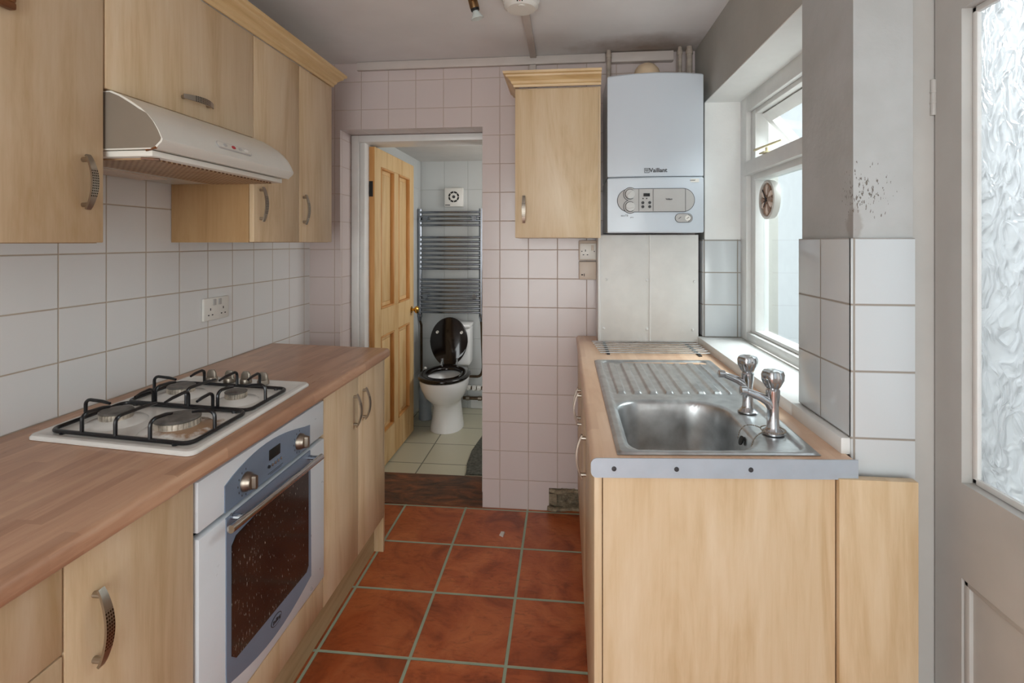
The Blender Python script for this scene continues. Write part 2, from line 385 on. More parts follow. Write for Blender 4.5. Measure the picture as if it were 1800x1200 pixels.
# ------------------------------------------------------------------ mesh builder
class MB:
    def __init__(s): s.bm = bmesh.new()
    def box(s, x0, x1, y0, y1, z0, z1, bev=0.0, seg=2):
        m = Matrix.Translation(((x0 + x1) / 2, (y0 + y1) / 2, (z0 + z1) / 2)) @ Matrix.Diagonal((abs(x1 - x0), abs(y1 - y0), abs(z1 - z0), 1))
        r = bmesh.ops.create_cube(s.bm, size=1, matrix=m)
        if bev:
            es = list({e for v in r['verts'] for e in v.link_edges})
            bmesh.ops.bevel(s.bm, geom=es, offset=bev, segments=seg, affect='EDGES', profile=.5)
        return s
    def hexa(s, p):
        """eight corners: four of the bottom in order, four of the top"""
        v = [s.bm.verts.new(q) for q in p]
        for f in ((3, 2, 1, 0), (4, 5, 6, 7), (0, 1, 5, 4), (1, 2, 6, 5), (2, 3, 7, 6), (3, 0, 4, 7)):
            s.bm.faces.new([v[i] for i in f])
        return s
    def loft(s, rings, cap0=True, cap1=True, closed=True):
        vs = [[s.bm.verts.new(p) for p in r] for r in rings]
        n = len(rings[0])
        for a, b in zip(vs, vs[1:]):
            for i in range(n if closed else n - 1):
                j = (i + 1) % n
                s.bm.faces.new((a[i], a[j], b[j], b[i]))
        if cap0: s.bm.faces.new(list(reversed(vs[0])))
        if cap1: s.bm.faces.new(vs[-1])
        return s
    def prism(s, pts, fn, t0, t1):
        """polygon pts (a,b) carried by fn(a,b,t) from t0 to t1"""
        return s.loft([[fn(a, b, t0) for a, b in pts], [fn(a, b, t1) for a, b in pts]])
    def tube(s, path, r, n=10, caps=True):
        P = [Vector(p) for p in path]; rings = []
        R = r if isinstance(r, (list, tuple)) else [r] * len(P)
        t0 = (P[1] - P[0]).normalized()
        u = t0.orthogonal().normalized()
        for i, p in enumerate(P):
            if i == 0: t = t0
            elif i == len(P) - 1: t = (P[-1] - P[-2]).normalized()
            else: t = ((P[i + 1] - p).normalized() + (p - P[i - 1]).normalized()).normalized()
            u = (u - t * u.dot(t)).normalized(); w = t.cross(u)
            rings.append([p + (u * math.cos(2 * PI * k / n) + w * math.sin(2 * PI * k / n)) * R[i] for k in range(n)])
        return s.loft(rings, caps, caps)
    def lathe(s, prof, c, axis='Z', n=28, cap=True, dirv=None):
        c = Vector(c)
        if dirv is not None:
            d = Vector(dirv).normalized()
        else: d = {'X': Vector((1, 0, 0)), 'Y': Vector((0, 1, 0)), 'Z': Vector((0, 0, 1))}[axis]
        u = d.orthogonal().normalized(); w = d.cross(u)
        rings = [[c + d * h + (u * math.cos(2 * PI * k / n) + w * math.sin(2 * PI * k / n)) * max(r, 1e-5) for k in range(n)] for r, h in prof]
        return s.loft(rings, cap, cap)
    def strap(s, path, width_dir, widths, thick, up):
        """flat strap: rectangular section of given width and thickness"""
        W = Vector(width_dir); rings = []
        P = [Vector(p) for p in path]
        for i, p in enumerate(P):
            t = (P[min(i + 1, len(P) - 1)] - P[max(i - 1, 0)]).normalized()
            nrm = t.cross(W).normalized()
            w = W * widths[i] / 2; h = nrm * thick / 2
            rings.append([p - w - h, p + w - h, p + w + h, p - w + h])
        return s.loft(rings)
    def grid(s, fn, nu, nv, flip=False):
        vs = [[s.bm.verts.new(fn(i / nu, j / nv)) for j in range(nv + 1)] for i in range(nu + 1)]
        for i in range(nu):
            for j in range(nv):
                q = (vs[i][j], vs[i + 1][j], vs[i + 1][j + 1], vs[i][j + 1])
                s.bm.faces.new(tuple(reversed(q)) if flip else q)
        return s
    def sphere(s, c, r, sc=(1, 1, 1), u=16, v=10):
        bmesh.ops.create_uvsphere(s.bm, u_segments=u, v_segments=v, radius=r, matrix=Matrix.Translation(c) @ Matrix.Diagonal((*sc, 1)))
        return s
    def mesh(s, name, mat, off=(0, 0, 0), smooth=35, recalc=True):
        if recalc: bmesh.ops.recalc_face_normals(s.bm, faces=s.bm.faces)
        me = bpy.data.meshes.new(name)
        s.bm.to_mesh(me); s.bm.free()
        me.transform(Matrix.Translation(-Vector(off)))
        if smooth:
            me.shade_smooth(); me.set_sharp_from_angle(angle=math.radians(smooth))
        mats = mat if isinstance(mat, list) else [mat]
        for m in mats: me.materials.append(MAT[m] if isinstance(m, str) else m)
        return me

def base_loc(o):
    l = Vector((0, 0, 0))
    while o is not None: l += o.location; o = o.parent
    return l
def part(name, mb, mat, parent=None, smooth=35, label=None, recalc=True):
    """link one mesh; geometry is given in room coordinates"""
    me = mb.mesh(name, mat, base_loc(parent), smooth, recalc)
    o = bpy.data.objects.new(name, me); C.objects.link(o)
    if parent is not None: o.parent = parent
    if label: o['label'] = label
    return o
def thing(name, label, cat, loc, group=None):
    o = bpy.data.objects.new(name, None); C.objects.link(o); o.location = loc; o.empty_display_size = .1
    o['label'] = label; o['category'] = cat
    if group: o['group'] = group
    return o
def solo(name, mb, mat, label, cat, loc, group=None, smooth=35):
    me = mb.mesh(name, mat, loc, smooth)
    o = bpy.data.objects.new(name, me); C.objects.link(o); o.location = loc
    o['label'] = label; o['category'] = cat
    if group: o['group'] = group
    return o
def struct(name, mb, mat, parent=None, smooth=35):
    o = part(name, mb, mat, parent, smooth)
    if parent is None: o['kind'] = 'structure'
    return o
def srot(name, loc):
    o = bpy.data.objects.new(name, None); C.objects.link(o); o.location = loc; o['kind'] = 'structure'; o.empty_display_size = .1
    return o
def text_part(name, body, size, mtx, mat, parent, ext=.0004, bold=0.0, align='CENTER'):
    cu = bpy.data.curves.new(name, 'FONT'); cu.body = body; cu.size = size; cu.extrude = ext; cu.offset = bold
    cu.align_x = align; cu.align_y = 'CENTER'; cu.resolution_u = 3
    tmp = bpy.data.objects.new(name + '_tmp', cu); C.objects.link(tmp)
    me = bpy.data.meshes.new_from_object(tmp.evaluated_get(bpy.context.evaluated_depsgraph_get()))
    bpy.data.objects.remove(tmp); bpy.data.curves.remove(cu)
    me.name = name
    me.transform(Matrix.Translation(-base_loc(parent)) @ mtx)
    me.materials.clear(); me.materials.append(MAT[mat])
    o = bpy.data.objects.new(name, me); C.objects.link(o); o.parent = parent
    return o
def facing_y(x, y, z): return Matrix.Translation((x, y, z)) @ Matrix.Rotation(PI / 2, 4, 'X')           # read looking towards +Y
def facing_x(x, y, z): return Matrix.Translation((x, y, z)) @ Matrix(((0, 0, 1, 0), (1, 0, 0, 0), (0, 1, 0, 0), (0, 0, 0, 1)))   # read looking towards -X

def rrect(w, h, r, n=6):
    pts = []
    for cx, cy, a0 in ((w / 2 - r, h / 2 - r, 0), (-w / 2 + r, h / 2 - r, PI / 2), (-w / 2 + r, -h / 2 + r, PI), (w / 2 - r, -h / 2 + r, 1.5 * PI)):
        for k in range(n + 1):
            a = a0 + PI / 2 * k / n
            pts.append((cx + r * math.cos(a), cy + r * math.sin(a)))
    return pts
def bez(p0, p1, p2, n=6):
    p0, p1, p2 = Vector(p0), Vector(p1), Vector(p2)
    return [p0 * (1 - t) ** 2 + p1 * 2 * t * (1 - t) + p2 * t * t for t in [k / n for k in range(n + 1)]]
def bow_handle(a, b, out, wdir, h=.03, w=.015):
    """bow handle: an arched strap on two short posts"""
    a, b, out = Vector(a), Vector(b), Vector(out); mb = MB()
    N = 18; path = []; ws = []
    for k in range(N + 1):
        t = k / N
        path.append(a + (b - a) * t + out * (.012 + (h - .012) * math.sin(PI * t) ** .8)); ws.append(w * (.8 + .35 * math.sin(PI * t)))
    mb.strap(path, wdir, ws, .0045, out)
    ax = (b - a).normalized()
    for p, s_ in ((a, 1), (b, -1)):
        q = p + ax * s_ * .010
        mb.tube([q, q + out * .016], .0055, 10)
    return mb

# ------------------------------------------------------------------ the room
XL, XR, YF, H = -1.38, .65, 2.67, 2.35
mb = MB(); mb.box(-1.5, 1.05, -1.9, 2.69, -.08, 0); struct('floor', mb, 'floor')
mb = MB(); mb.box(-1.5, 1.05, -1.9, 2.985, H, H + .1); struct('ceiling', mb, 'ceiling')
mb = MB(); mb.box(XL - .15, XL, -1.9, 2.67, 0, H); struct('wall_left', mb, 'tile_left')
# far wall with the doorway and the broken patch by the floor
mb = MB()
mb.box(-1.55, -1.207, YF, 2.985, 0, H)
mb.box(-1.207, -.43, YF, 2.985, 1.995, H)
mb.box(-.43, -.082, YF, 2.985, 0, H)
mb.box(-.082, 1.05, YF, 2.985, .118, H)
mb.box(.14, 1.05, YF, 2.985, 0, .118)
struct('wall_far', mb, 'tile_far')
mb = MB()
def mort(u, v):
    x = -.086 + .24 * u; z = .004 + .118 * v
    d = .016 * math.sin(9 * u + 4 * v) * math.sin(11 * v) + .01 * random.random()
    if v > .78 or v < .22: d -= .026
    return (x, YF + .026 + d, z)
mb.grid(mort, 26, 16); mb.box(-.086, .16, YF + .06, YF + .1, 0, .12)
mb.tube([(-.078, YF - .002, .107), (-.03, YF - .004, .101), (.02, YF, .107), (.11, YF, .105)], [.010, .012, .009, .010], 8)
mb.tube([(-.09, YF - .004, .016), (-.05, YF - .01, .012), (.02, YF - .004, .017), (.11, YF - .004, .015)], [.013, .012, .009, .010], 8)
mb.box(-.082, -.042, YF - .001, YF + .02, .034, .088)
o = struct('trim_1', mb, 'mortar', smooth=0)
# right wall with the window recess and pier
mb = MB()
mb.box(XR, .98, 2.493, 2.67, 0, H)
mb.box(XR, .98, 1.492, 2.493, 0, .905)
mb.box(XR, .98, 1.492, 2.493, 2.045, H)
struct('wall_right', mb, 'plaster_shade')
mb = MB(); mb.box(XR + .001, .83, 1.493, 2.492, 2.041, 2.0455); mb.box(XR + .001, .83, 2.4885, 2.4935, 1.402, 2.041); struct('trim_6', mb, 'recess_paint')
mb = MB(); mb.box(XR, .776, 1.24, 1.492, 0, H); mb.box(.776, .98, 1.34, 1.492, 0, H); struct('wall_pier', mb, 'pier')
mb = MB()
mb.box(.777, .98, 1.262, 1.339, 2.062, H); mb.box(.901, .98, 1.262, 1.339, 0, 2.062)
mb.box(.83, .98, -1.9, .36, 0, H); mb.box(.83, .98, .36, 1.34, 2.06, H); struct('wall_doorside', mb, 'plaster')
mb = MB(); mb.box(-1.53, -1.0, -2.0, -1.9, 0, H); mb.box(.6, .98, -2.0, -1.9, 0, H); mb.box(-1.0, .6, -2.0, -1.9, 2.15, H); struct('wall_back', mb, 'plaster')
# tiling on the window wall
mb = MB()
mb.box(XR - .009, XR, 1.232, 1.494, .948, 1.398, .002)
mb.box(XR - .009, .776, 1.231, 1.2405, .862, 1.398, .002)
mb.box(XR, .812, 2.484, 2.4935, .948, 1.402, .0015)
mb.box(XR - .008, XR, 2.49, 2.66, .948, 1.402, .0015)
struct('trim_2', mb, 'tile_pier')
# lean-to room beyond the doorway
mb = MB(); mb.box(-1.40, .5, 2.985, 4.4, -.08, .004); struct('floor_toilet', mb, 'tile_wcfloor')
mb = MB(); mb.box(-1.4, .5, 4.25, 4.4, 0, 2.2); struct('wall_toilet_back', mb, 'tile_wc')
mb = MB(); mb.box(-1.4, -1.215, 2.985, 4.25, 0, 2.2); struct('wall_toilet_left', mb, 'tile_wc')
mb = MB(); mb.box(.35, .5, 2.985, 4.25, 0, 2.2); struct('wall_toilet_right', mb, 'tile_wc')
mb = MB(); mb.box(-1.4, .5, 2.985, 4.4, 2.07, 2.2); struct('ceiling_toilet', mb, 'plaster')
mb = MB(); mb.hexa([(-1.207, 2.665, -.02), (-.43, 2.665, -.02), (-.43, 2.99, -.02), (-1.207, 2.99, -.02), (-1.207, 2.655, .006), (-.43, 2.662, .004), (-.43, 2.99, .014), (-1.207, 2.99, .014)])
struct('trim_3', mb, 'threshold', smooth=0)
# door lining of the toilet
mb = MB()
mb.box(-1.205, -1.163, 2.81, 2.985, .01, 1.993, .003); mb.box(-1.163, -1.134, 2.83, 2.985, .01, 1.965, .003)
mb.box(-1.163, -.44, 2.81, 2.985, 1.955, 1.993, .003)
mb.box(-.455, -.432, 2.81, 2.985, .01, 1.955, .003)
struct('trim_4', mb, 'white_paint')
# pine door standing open into the lean-to
d1 = srot('door_1', (-1.118, 2.90, .012))
DX0, DX1, DY0, DY1, DZ0, DZ1 = -1.137, -1.10, 2.90, 3.672, .014, 1.947
mb = MB()
for (y0, y1, z0, z1) in ((DY0, DY0 + .1, DZ0, DZ1), (DY1 - .1, DY1, DZ0, DZ1), (DY0 + .1, DY1 - .1, DZ1 - .105, DZ1), (DY0 + .1, DY1 - .1, .82, .985), (DY0 + .1, DY1 - .1, DZ0, .22),
                         (3.24, 3.33, .22, .82), (3.24, 3.33, .985, DZ1 - .105)):
    mb.box(DX0, DX1, y0, y1, z0, z1, .0025, 1)
part('door_frame', mb, 'pine', d1)
mb = MB(); mb.box(DX0 - .0004, DX1 - .004, DY0 - .0012, DY0 + .001, DZ0 + .002, DZ1 - .002); part('hinge_edge', mb, 'pine_edge', d1)
for (y0, y1, z0, z1) in ((3.0, 3.24, .22, .82), (3.33, 3.572, .22, .82), (3.0, 3.24, .985, 1.842), (3.33, 3.572, .985, 1.842)):
    mb = MB(); mb.box(DX0 + .008, DX1 - .022, y0, y1, z0, z1)
    mb.box(DX1 - .023, DX1 - .014, y0 + .035, y1 - .035, z0 + .035, z1 - .035, .007, 2)
    pn = part('panel', mb, 'pine', d1)
    mb = MB()
    for a, b_, c_, e in ((y0, y0 + .011, z0, z1), (y1 - .011, y1, z0, z1), (y0, y1, z0, z0 + .011), (y0, y1, z1 - .011, z1)):
        mb.box(DX1 - .023, DX1 + .003, a, b_, c_, e, .003, 2)
    part('moulding', mb, 'pine_edge', pn)  # deeper orange here has bounced light painted into the pine
mb = MB(); mb.lathe([(.001, 0), (.024, 0), (.024, .004), (.010, .008), (.010, .022), (.02, .028), (.027, .038), (.027, .046), (.018, .056), (.001, .058)], (DX1, 3.612, .905), 'X'); part('knob', mb, 'brass', d1)
for z in (1.70, .3):
    mb = MB(); mb.box(-1.141, -1.112, 2.896, 2.8995, z - .045, z + .045); mb.tube([(-1.140, 2.894, z - .045), (-1.140, 2.894, z + .045)], .005); part('hinge', mb, 'dark', d1)

# ------------------------------------------------------------------ window
w1 = srot('window_1', (.85, 1.99, .95))
WX0, WX1 = .812, .89
mb = MB()
for (x0, x1, y0, y1, z0, z1) in (
    (WX0, WX1, 2.415, 2.493, .948, 2.045), (WX0, WX1, 1.492, 1.545, .948, 2.045),
    (WX0, WX1, 1.545, 2.415, 1.975, 2.045), (WX0, WX1, 1.545, 2.415, .948, .985)):
    mb.box(x0, x1, y0, y1, z0, z1, .004)
mb.box(WX0 + .02, WX1, 2.36, 2.415, .985, 1.975, .003)
mb.box(WX0 + .02, WX1, 1.545, 1.575, .985, 1.975, .003)
mb.box(WX0 - .012, WX1, 1.545, 2.44, 1.688, 1.748, .006)
mb.box(WX0 + .012, WX1, 1.575, 2.36, 1.662, 1.69, .003)
mb.box(WX0 + .02, WX1, 1.575, 2.36, .985, 1.0, .003); mb.box(WX0 + .02, WX1, 1.575, 2.36, 1.955, 1.975, .003)
part('window_frame', mb, 'white_paint', w1)
mb = MB(); mb.box(.868, .872, 1.575, 2.36, 1.0, 1.662); part('pane', mb, 'pane', w1)
# top light hinged at its head and pushed open
sa = math.radians(40); hz = 1.955; hx = .868
def sash(u, v, n):   # u along Y, v down the sash, n through it
    return (hx + math.sin(sa) * v + math.cos(sa) * n, u, hz - math.cos(sa) * v + math.sin(sa) * n)
def sbox(mb, u0, u1, v0, v1, n0, n1):
    mb.hexa([sash(u0, v0, n0), sash(u1, v0, n0), sash(u1, v1, n0), sash(u0, v1, n0), sash(u0, v0, n1), sash(u1, v0, n1), sash(u1, v1, n1), sash(u0, v1, n1)])
mb = MB()
for a in ((2.318, 2.355, 0, .26), (1.58, 1.617, 0, .26), (1.617, 2.318, 0, .045), (1.617, 2.318, .225, .26)): sbox(mb, *a, -.012, .024)
sh = part('casement', mb, 'white_paint', w1)
mb = MB(); sbox(mb, 1.617, 2.318, .045, .225, .006, .009); part('pane', mb, 'pane', sh)
mb = MB(); mb.box(.79, .835, 2.15, 2.20, 1.748, 1.754, .001)
mb.tube(bez((.795, 2.262, 1.776), (.80, 2.20, 1.778), (.835, 2.09, 1.785), 8), [.006, .0055, .005, .0045, .0045, .0045, .0045, .004, .004], 8); mb.tube([(.812, 2.175, 1.75), (.812, 2.175, 1.772)], .006)
part('casement_stay', mb, plain('cream_metal', rgb(206, 196, 160), .35), w1)
mb = MB(); mb.box(.622, .812, 1.494, 2.493, .908, .946, .003); mb.box(.622, .649, 1.236, 1.494, .908, .946, .003); mb.box(.622, .649, 2.493, 2.508, .908, .946, .002)
part('window_sill', mb, 'white_paint', w1)
# outside: the white wall across the yard
mb = MB(); mb.box(2.3, 2.5, -1.5, 7.5, -.3, 2.9); struct('wall_outside', mb, 'white_wall')
mb = MB(); mb.box(.98, 6, -3.5, 7.5, -.3, -.06); struct('ground_outside', mb, 'ground')
# clock on the glass
ck = thing('clock', 'round bronze wall clock with petal-shaped dial fixed at the window', 'clock', (.86, 2.249, 1.567))
ccx, ccy, ccz = .838, 2.249, 1.567
mb = MB(); mb.lathe([(.068, .03), (.079, .026), (.082, .01), (.082, 0), (.076, -.004), (.070, -.001), (.070, .012), (.001, .012)], (ccx, ccy, ccz), 'X', 40); part('case', mb, plain('clock_case', rgb(206, 202, 196), .3), ck)
mb = MB(); mb.lathe([(.001, .006), (.070, .006), (.070, .012), (.001, .012)], (ccx, ccy, ccz), 'X', 40); part('dial', mb, plain('clock_dial', rgb(176, 148, 126), .5), ck)
PET = [plain('clock_petal_pale', rgb(226, 206, 192), .4), plain('clock_petal_bronze', rgb(150, 116, 94), .4)]
for k in range(12):
    a = 2 * PI * k / 12
    u = Vector((0, math.sin(a), math.cos(a))); w = Vector((0, math.cos(a), -math.sin(a))); o_ = Vector((ccx + .004, ccy, ccz))
    mb = MB(); q = [(.018, 0), (.036, .011), (.052, .012), (.064, 0), (.052, -.012), (.036, -.011)]
    mb.loft([[o_ + u * r + w * s_ for r, s_ in q], [o_ + u * r + w * s_ * .8 - Vector((.005, 0, 0)) for r, s_ in q]])
    part('petal', mb, PET[k % 2], ck, 0)
for ang, ln in ((2.45, .04), (.7, .058)):
    u = Vector((0, math.sin(ang), math.cos(ang))); mb = MB(); o_ = Vector((ccx - .003, ccy, ccz)); mb.tube([o_ - u * .008, o_ + u * ln], [.003, .0015], 6); part('hand', mb, 'dark_grey', ck)

# ------------------------------------------------------------------ glazed back door on the right
d2 = srot('door_2', (.85, .8, .01))
E0, E1, GX = .83, .875, .86
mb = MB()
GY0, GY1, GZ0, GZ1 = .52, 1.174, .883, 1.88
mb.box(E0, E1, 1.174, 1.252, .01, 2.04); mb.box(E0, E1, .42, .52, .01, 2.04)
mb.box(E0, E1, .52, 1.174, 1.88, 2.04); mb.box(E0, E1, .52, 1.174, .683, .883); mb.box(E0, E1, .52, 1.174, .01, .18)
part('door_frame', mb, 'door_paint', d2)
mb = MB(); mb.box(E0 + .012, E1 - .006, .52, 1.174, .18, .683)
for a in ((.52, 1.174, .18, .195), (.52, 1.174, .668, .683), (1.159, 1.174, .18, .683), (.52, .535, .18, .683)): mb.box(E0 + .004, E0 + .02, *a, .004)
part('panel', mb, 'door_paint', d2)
mb = MB(); mb.box(GX, GX + .006, .5, 1.18, .87, 1.89); part('pane', mb, 'leaf_glass', d2)
mb = MB()
for a in ((1.160, 1.174, .883, 1.88), (.52, .534, .883, 1.88), (.52, 1.174, .883, .897), (.52, 1.174, 1.866, 1.88)): mb.box(GX - .010, GX, *a, .003)
part('glazing_bead', mb, 'white_paint', d2)
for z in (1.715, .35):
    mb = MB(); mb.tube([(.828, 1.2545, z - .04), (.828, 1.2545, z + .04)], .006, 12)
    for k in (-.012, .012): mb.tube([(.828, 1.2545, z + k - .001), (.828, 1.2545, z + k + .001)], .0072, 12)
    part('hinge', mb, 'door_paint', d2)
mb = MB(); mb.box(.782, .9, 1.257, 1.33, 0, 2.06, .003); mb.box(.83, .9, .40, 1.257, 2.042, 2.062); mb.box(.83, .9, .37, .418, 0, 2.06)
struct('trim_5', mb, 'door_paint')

# ------------------------------------------------------------------ left run: base units, worktop
FX = -.81                                   # front plane of the doors
def front(mb, y0, y1, z0, z1, g=.0015): mb.box(FX - .018, FX, y0 + g, y1 - g, z0 + g, z1 - g, .0018, 2)
def side_handle(y, z0, z1, x=FX, s=1): return bow_handle((x, y, z0), (x, y, z1), (s, 0, 0), (0, 1, 0))
WT = .91
cab = thing('base_cabinet', 'birch kitchen base unit with narrow drawer, cut off by lower left corner', 'cabinet', (-1.1, .6, 0))
mb = MB(); mb.box(-1.36, FX - .019, .40, .757, .15, .868); part('carcass', mb, 'birch_shade', cab)
mb = MB(); front(mb, .40, .757, .719, .867); part('drawer', mb, 'birch', cab)
mb = MB(); front(mb, .40, .757, .155, .719); part('door', mb, 'birch', cab)
cab = thing('base_cabinet', 'single-door birch base unit left of the oven, one bow handle', 'cabinet', (-1.1, .9, 0))
mb = MB(); mb.box(-1.36, FX - .019, .758, 1.052, .15, .868); part('carcass', mb, 'birch_shade', cab)
mb = MB(); front(mb, .758, 1.053, .155, .867); dr = part('door', mb, 'birch', cab)
part('handle', side_handle(.812, .657, .79), 'handle_side', dr)
cab = thing('oven_housing', 'birch oven housing with low filler board under the white oven', 'cabinet', (-1.1, 1.36, 0))
mb = MB(); mb.box(-1.36, FX - .03, 1.054, 1.070, .15, .868); mb.box(-1.36, FX - .03, 1.646, 1.66, .15, .868); mb.box(-1.36, FX - .03, 1.07, 1.646, .15, .255); part('carcass', mb, 'birch_shade', cab)
mb = MB(); front(mb, 1.054, 1.66, .158, .258); part('filler_board', mb, 'birch', cab)
cab = thing('base_cabinet', 'double-door birch base unit at far end of left run, beside the oven', 'cabinet', (-1.1, 1.95, 0))
mb = MB(); mb.box(-1.36, FX - .019, 1.662, 2.238, .15, .868); mb.box(-1.36, FX, 2.238, 2.254, .001, .868); part('carcass', mb, 'birch', cab)
for y0, y1, hy in ((1.661, 1.956, 1.914), (1.956, 2.252, 2.004)):
    mb = MB(); front(mb, y0, y1, .155, .867); dr = part('door', mb, 'birch', cab); part('handle', side_handle(hy, .677, .803), 'handle_side', dr)
mb = MB(); mb.box(-.87, -.852, .40, 2.236, .001, .148); solo('plinth', mb, 'plinth', 'long low olive-tan plinth board under the left base units', 'plinth', (-.86, 1.3, 0))
# worktop
def wt_profile(x0, x1, round0, round1, z0=.869, z1=.91, r=.014):
    pts = []
    def corner(cx, cz, a0): return [(cx + r * math.cos(a0 + PI / 2 * k / 6), cz + r * math.sin(a0 + PI / 2 * k / 6)) for k in range(7)]
    pts += corner(x1 - r, z1 - r, 0)[::1] if round1 else [(x1, z1)]
    pts += corner(x0 + r, z1 - r, PI / 2) if round0 else [(x0, z1)]
    pts += corner(x0 + r, z0 + r, PI) if round0 else [(x0, z0)]
    pts += corner(x1 - r, z0 + r, 1.5 * PI) if round1 else [(x1, z0)]
    return pts
kL = -.0986
mb = MB(); P = wt_profile(-1.377, -.787, False, True)
mb.loft([[(x, .35, z) for x, z in P], [(x, 2.257 + kL * (x + .787), z) for x, z in P]])
solo('worktop', mb, 'worktop', 'brown beech-block worktop along the left wall, carrying the hob', 'worktop', (-1.08, 1.3, .869))
# double socket on the left wall
sk = thing('socket', 'white double socket on the tiled wall above the hob', 'socket', (XL, 1.905, 1.127))
mb = MB(); mb.box(XL + .001, XL + .012, 1.832, 1.978, 1.085, 1.172, .003); part('plate', mb, 'plastic_white', sk)
for y in (1.868, 1.943):
    s2 = -1 if y < 1.9 else 1
    mb = MB(); mb.box(XL + .011, XL + .016, y - s2 * .022 - .007, y - s2 * .022 + .007, 1.142, 1.166, .001); part('switch', mb, 'mid_grey', sk)
    for dy, dz, w_, h_ in ((0, .006, .004, .009), (-.011, -.016, .007, .004), (.011, -.016, .007, .004)):
        mb = MB(); mb.box(XL + .0112, XL + .0128, y + dy - w_ / 2, y + dy + w_ / 2, 1.122 + dz - h_ / 2, 1.122 + dz + h_ / 2); part('pin_hole', mb, 'dark', sk)

# ------------------------------------------------------------------ hob
hob = thing('gas_hob', 'white four-burner gas hob with black pan supports set in left worktop', 'hob', (-1.07, 1.37, WT))
HA = [Vector((-1.303, 1.120, 0)), Vector((-.824, 1.065, 0)), Vector((-1.315, 1.692, 0)), Vector((-.848, 1.651, 0))]
def hm(a, b, z=0):   # a across 0-.48 from the wall, b along 0-.58 from near end
    u, v = a / .48, b / .58
    p = HA[0] * (1 - u) * (1 - v) + HA[1] * u * (1 - v) + HA[2] * (1 - u) * v + HA[3] * u * v
    return Vector((p.x, p.y, WT + z))
mb = MB(); rings = []
for ins, z, r in ((0, .001, .022), (0, .005, .022), (.004, .010, .02), (.014, .0115, .018), (.022, .008, .016), (.03, .007, .014)):
    rings.append([hm(.24 + x, .29 + y, z) for x, y in rrect(.48 - 2 * ins, .58 - 2 * ins, r)])
mb.loft(rings); part('hob_plate', mb, 'hob', hob)
burn = [(.135, .135, .036), (.335, .125, .05), (.135, .375, .036), (.345, .355, .028)]
for a, b, r in burn:
    c = hm(a, b, 0)
    bn = MB(); bn.lathe([(r + .035, .007), (r + .028, .013), (r + .008, .016), (r + .004, .018), (.001, .018)], c, 'Z', 32); bo = part('burner_dish', bn, 'hob', hob)
    bn = MB(); bn.lathe([(r, .016), (r, .032), (r - .004, .034), (.001, .034)], c, 'Z', 36)
    for k in range(28):
        t = 2 * PI * k / 28; p = c + Vector((math.cos(t), math.sin(t), 0)) * r
        bn.box(p.x - .0016, p.x + .0016, p.y - .0016, p.y + .0016, c.z + .02, c.z + .033)
    part('burner_ring', bn, 'burner_ring', bo)
    bn = MB(); bn.lathe([(r + .002, .034), (r + .003, .037), (r - .001, .040), (.001, .041)], c, 'Z', 36); part('burner_cap', bn, 'burner_cap', bo)
def finger(mb, a, b, da, db, ln=.075):
    pts = [hm(a, b, .013), hm(a, b, .044)]
    pts += bez(hm(a, b, .044), hm(a, b, .058), hm(a + da * .016, b + db * .016, .060), 5)[1:]
    pts += [hm(a + da * ln * .7, b + db * ln * .7, .058), hm(a + da * ln, b + db * ln, .054)]
    mb.tube(pts, [.0045] * (len(pts) - 1) + [.0035], 8)
FR = .013
for b0, b1, side in ((.035, .262, 0), (.270, .482, 1)):
    mb = MB(); a0, a1 = .035, .445
    loop = [hm((a0 + a1) / 2 + x, (b0 + b1) / 2 + y, .0135) for x, y in rrect(a1 - a0, b1 - b0, .025, 5)]
    mb.tube(loop + [loop[0]], .0052, 8)
    ba, bb = (burn[0], burn[1]) if not side else (burn[2], burn[3])
    for a, ln in ((ba[0], .08), ((ba[0] + bb[0]) / 2, .13), (bb[0], .07)): finger(mb, a, b0, 0, 1, ln)
    for a, ln in ((ba[0], .065), ((ba[0] + bb[0]) / 2 + .02, .09), (bb[0], .065)): finger(mb, a, b1, 0, -1, ln)
    finger(mb, a0, ba[1], 1, 0, .08); finger(mb, a1, bb[1], -1, 0, .065)
    for a in (a0 + .04, a1 - .04):
        for b in (b0, b1): mb.tube([hm(a, b, .007), hm(a, b, .013)], .0065, 8)
    part('pan_support', mb, 'black_iron', hob)
for a in (.128, .198, .262, .328):
    c = hm(a, .528, .01)
    mb = MB(); mb.lathe([(.019, 0), (.0185, .010), (.017, .014), (.001, .014)], c, 'Z', 24); k = part('knob', mb, 'nickel', hob)
    mb = MB(); mb.loft([[c + Vector((x, y, .013)) for x, y in rrect(.034, .012, .005)], [c + Vector((x, y, .030)) for x, y in rrect(.030, .010, .004)], [c + Vector((x, y, .038)) for x, y in rrect(.018, .007, .002)]]); part('grip', mb, 'nickel', k)

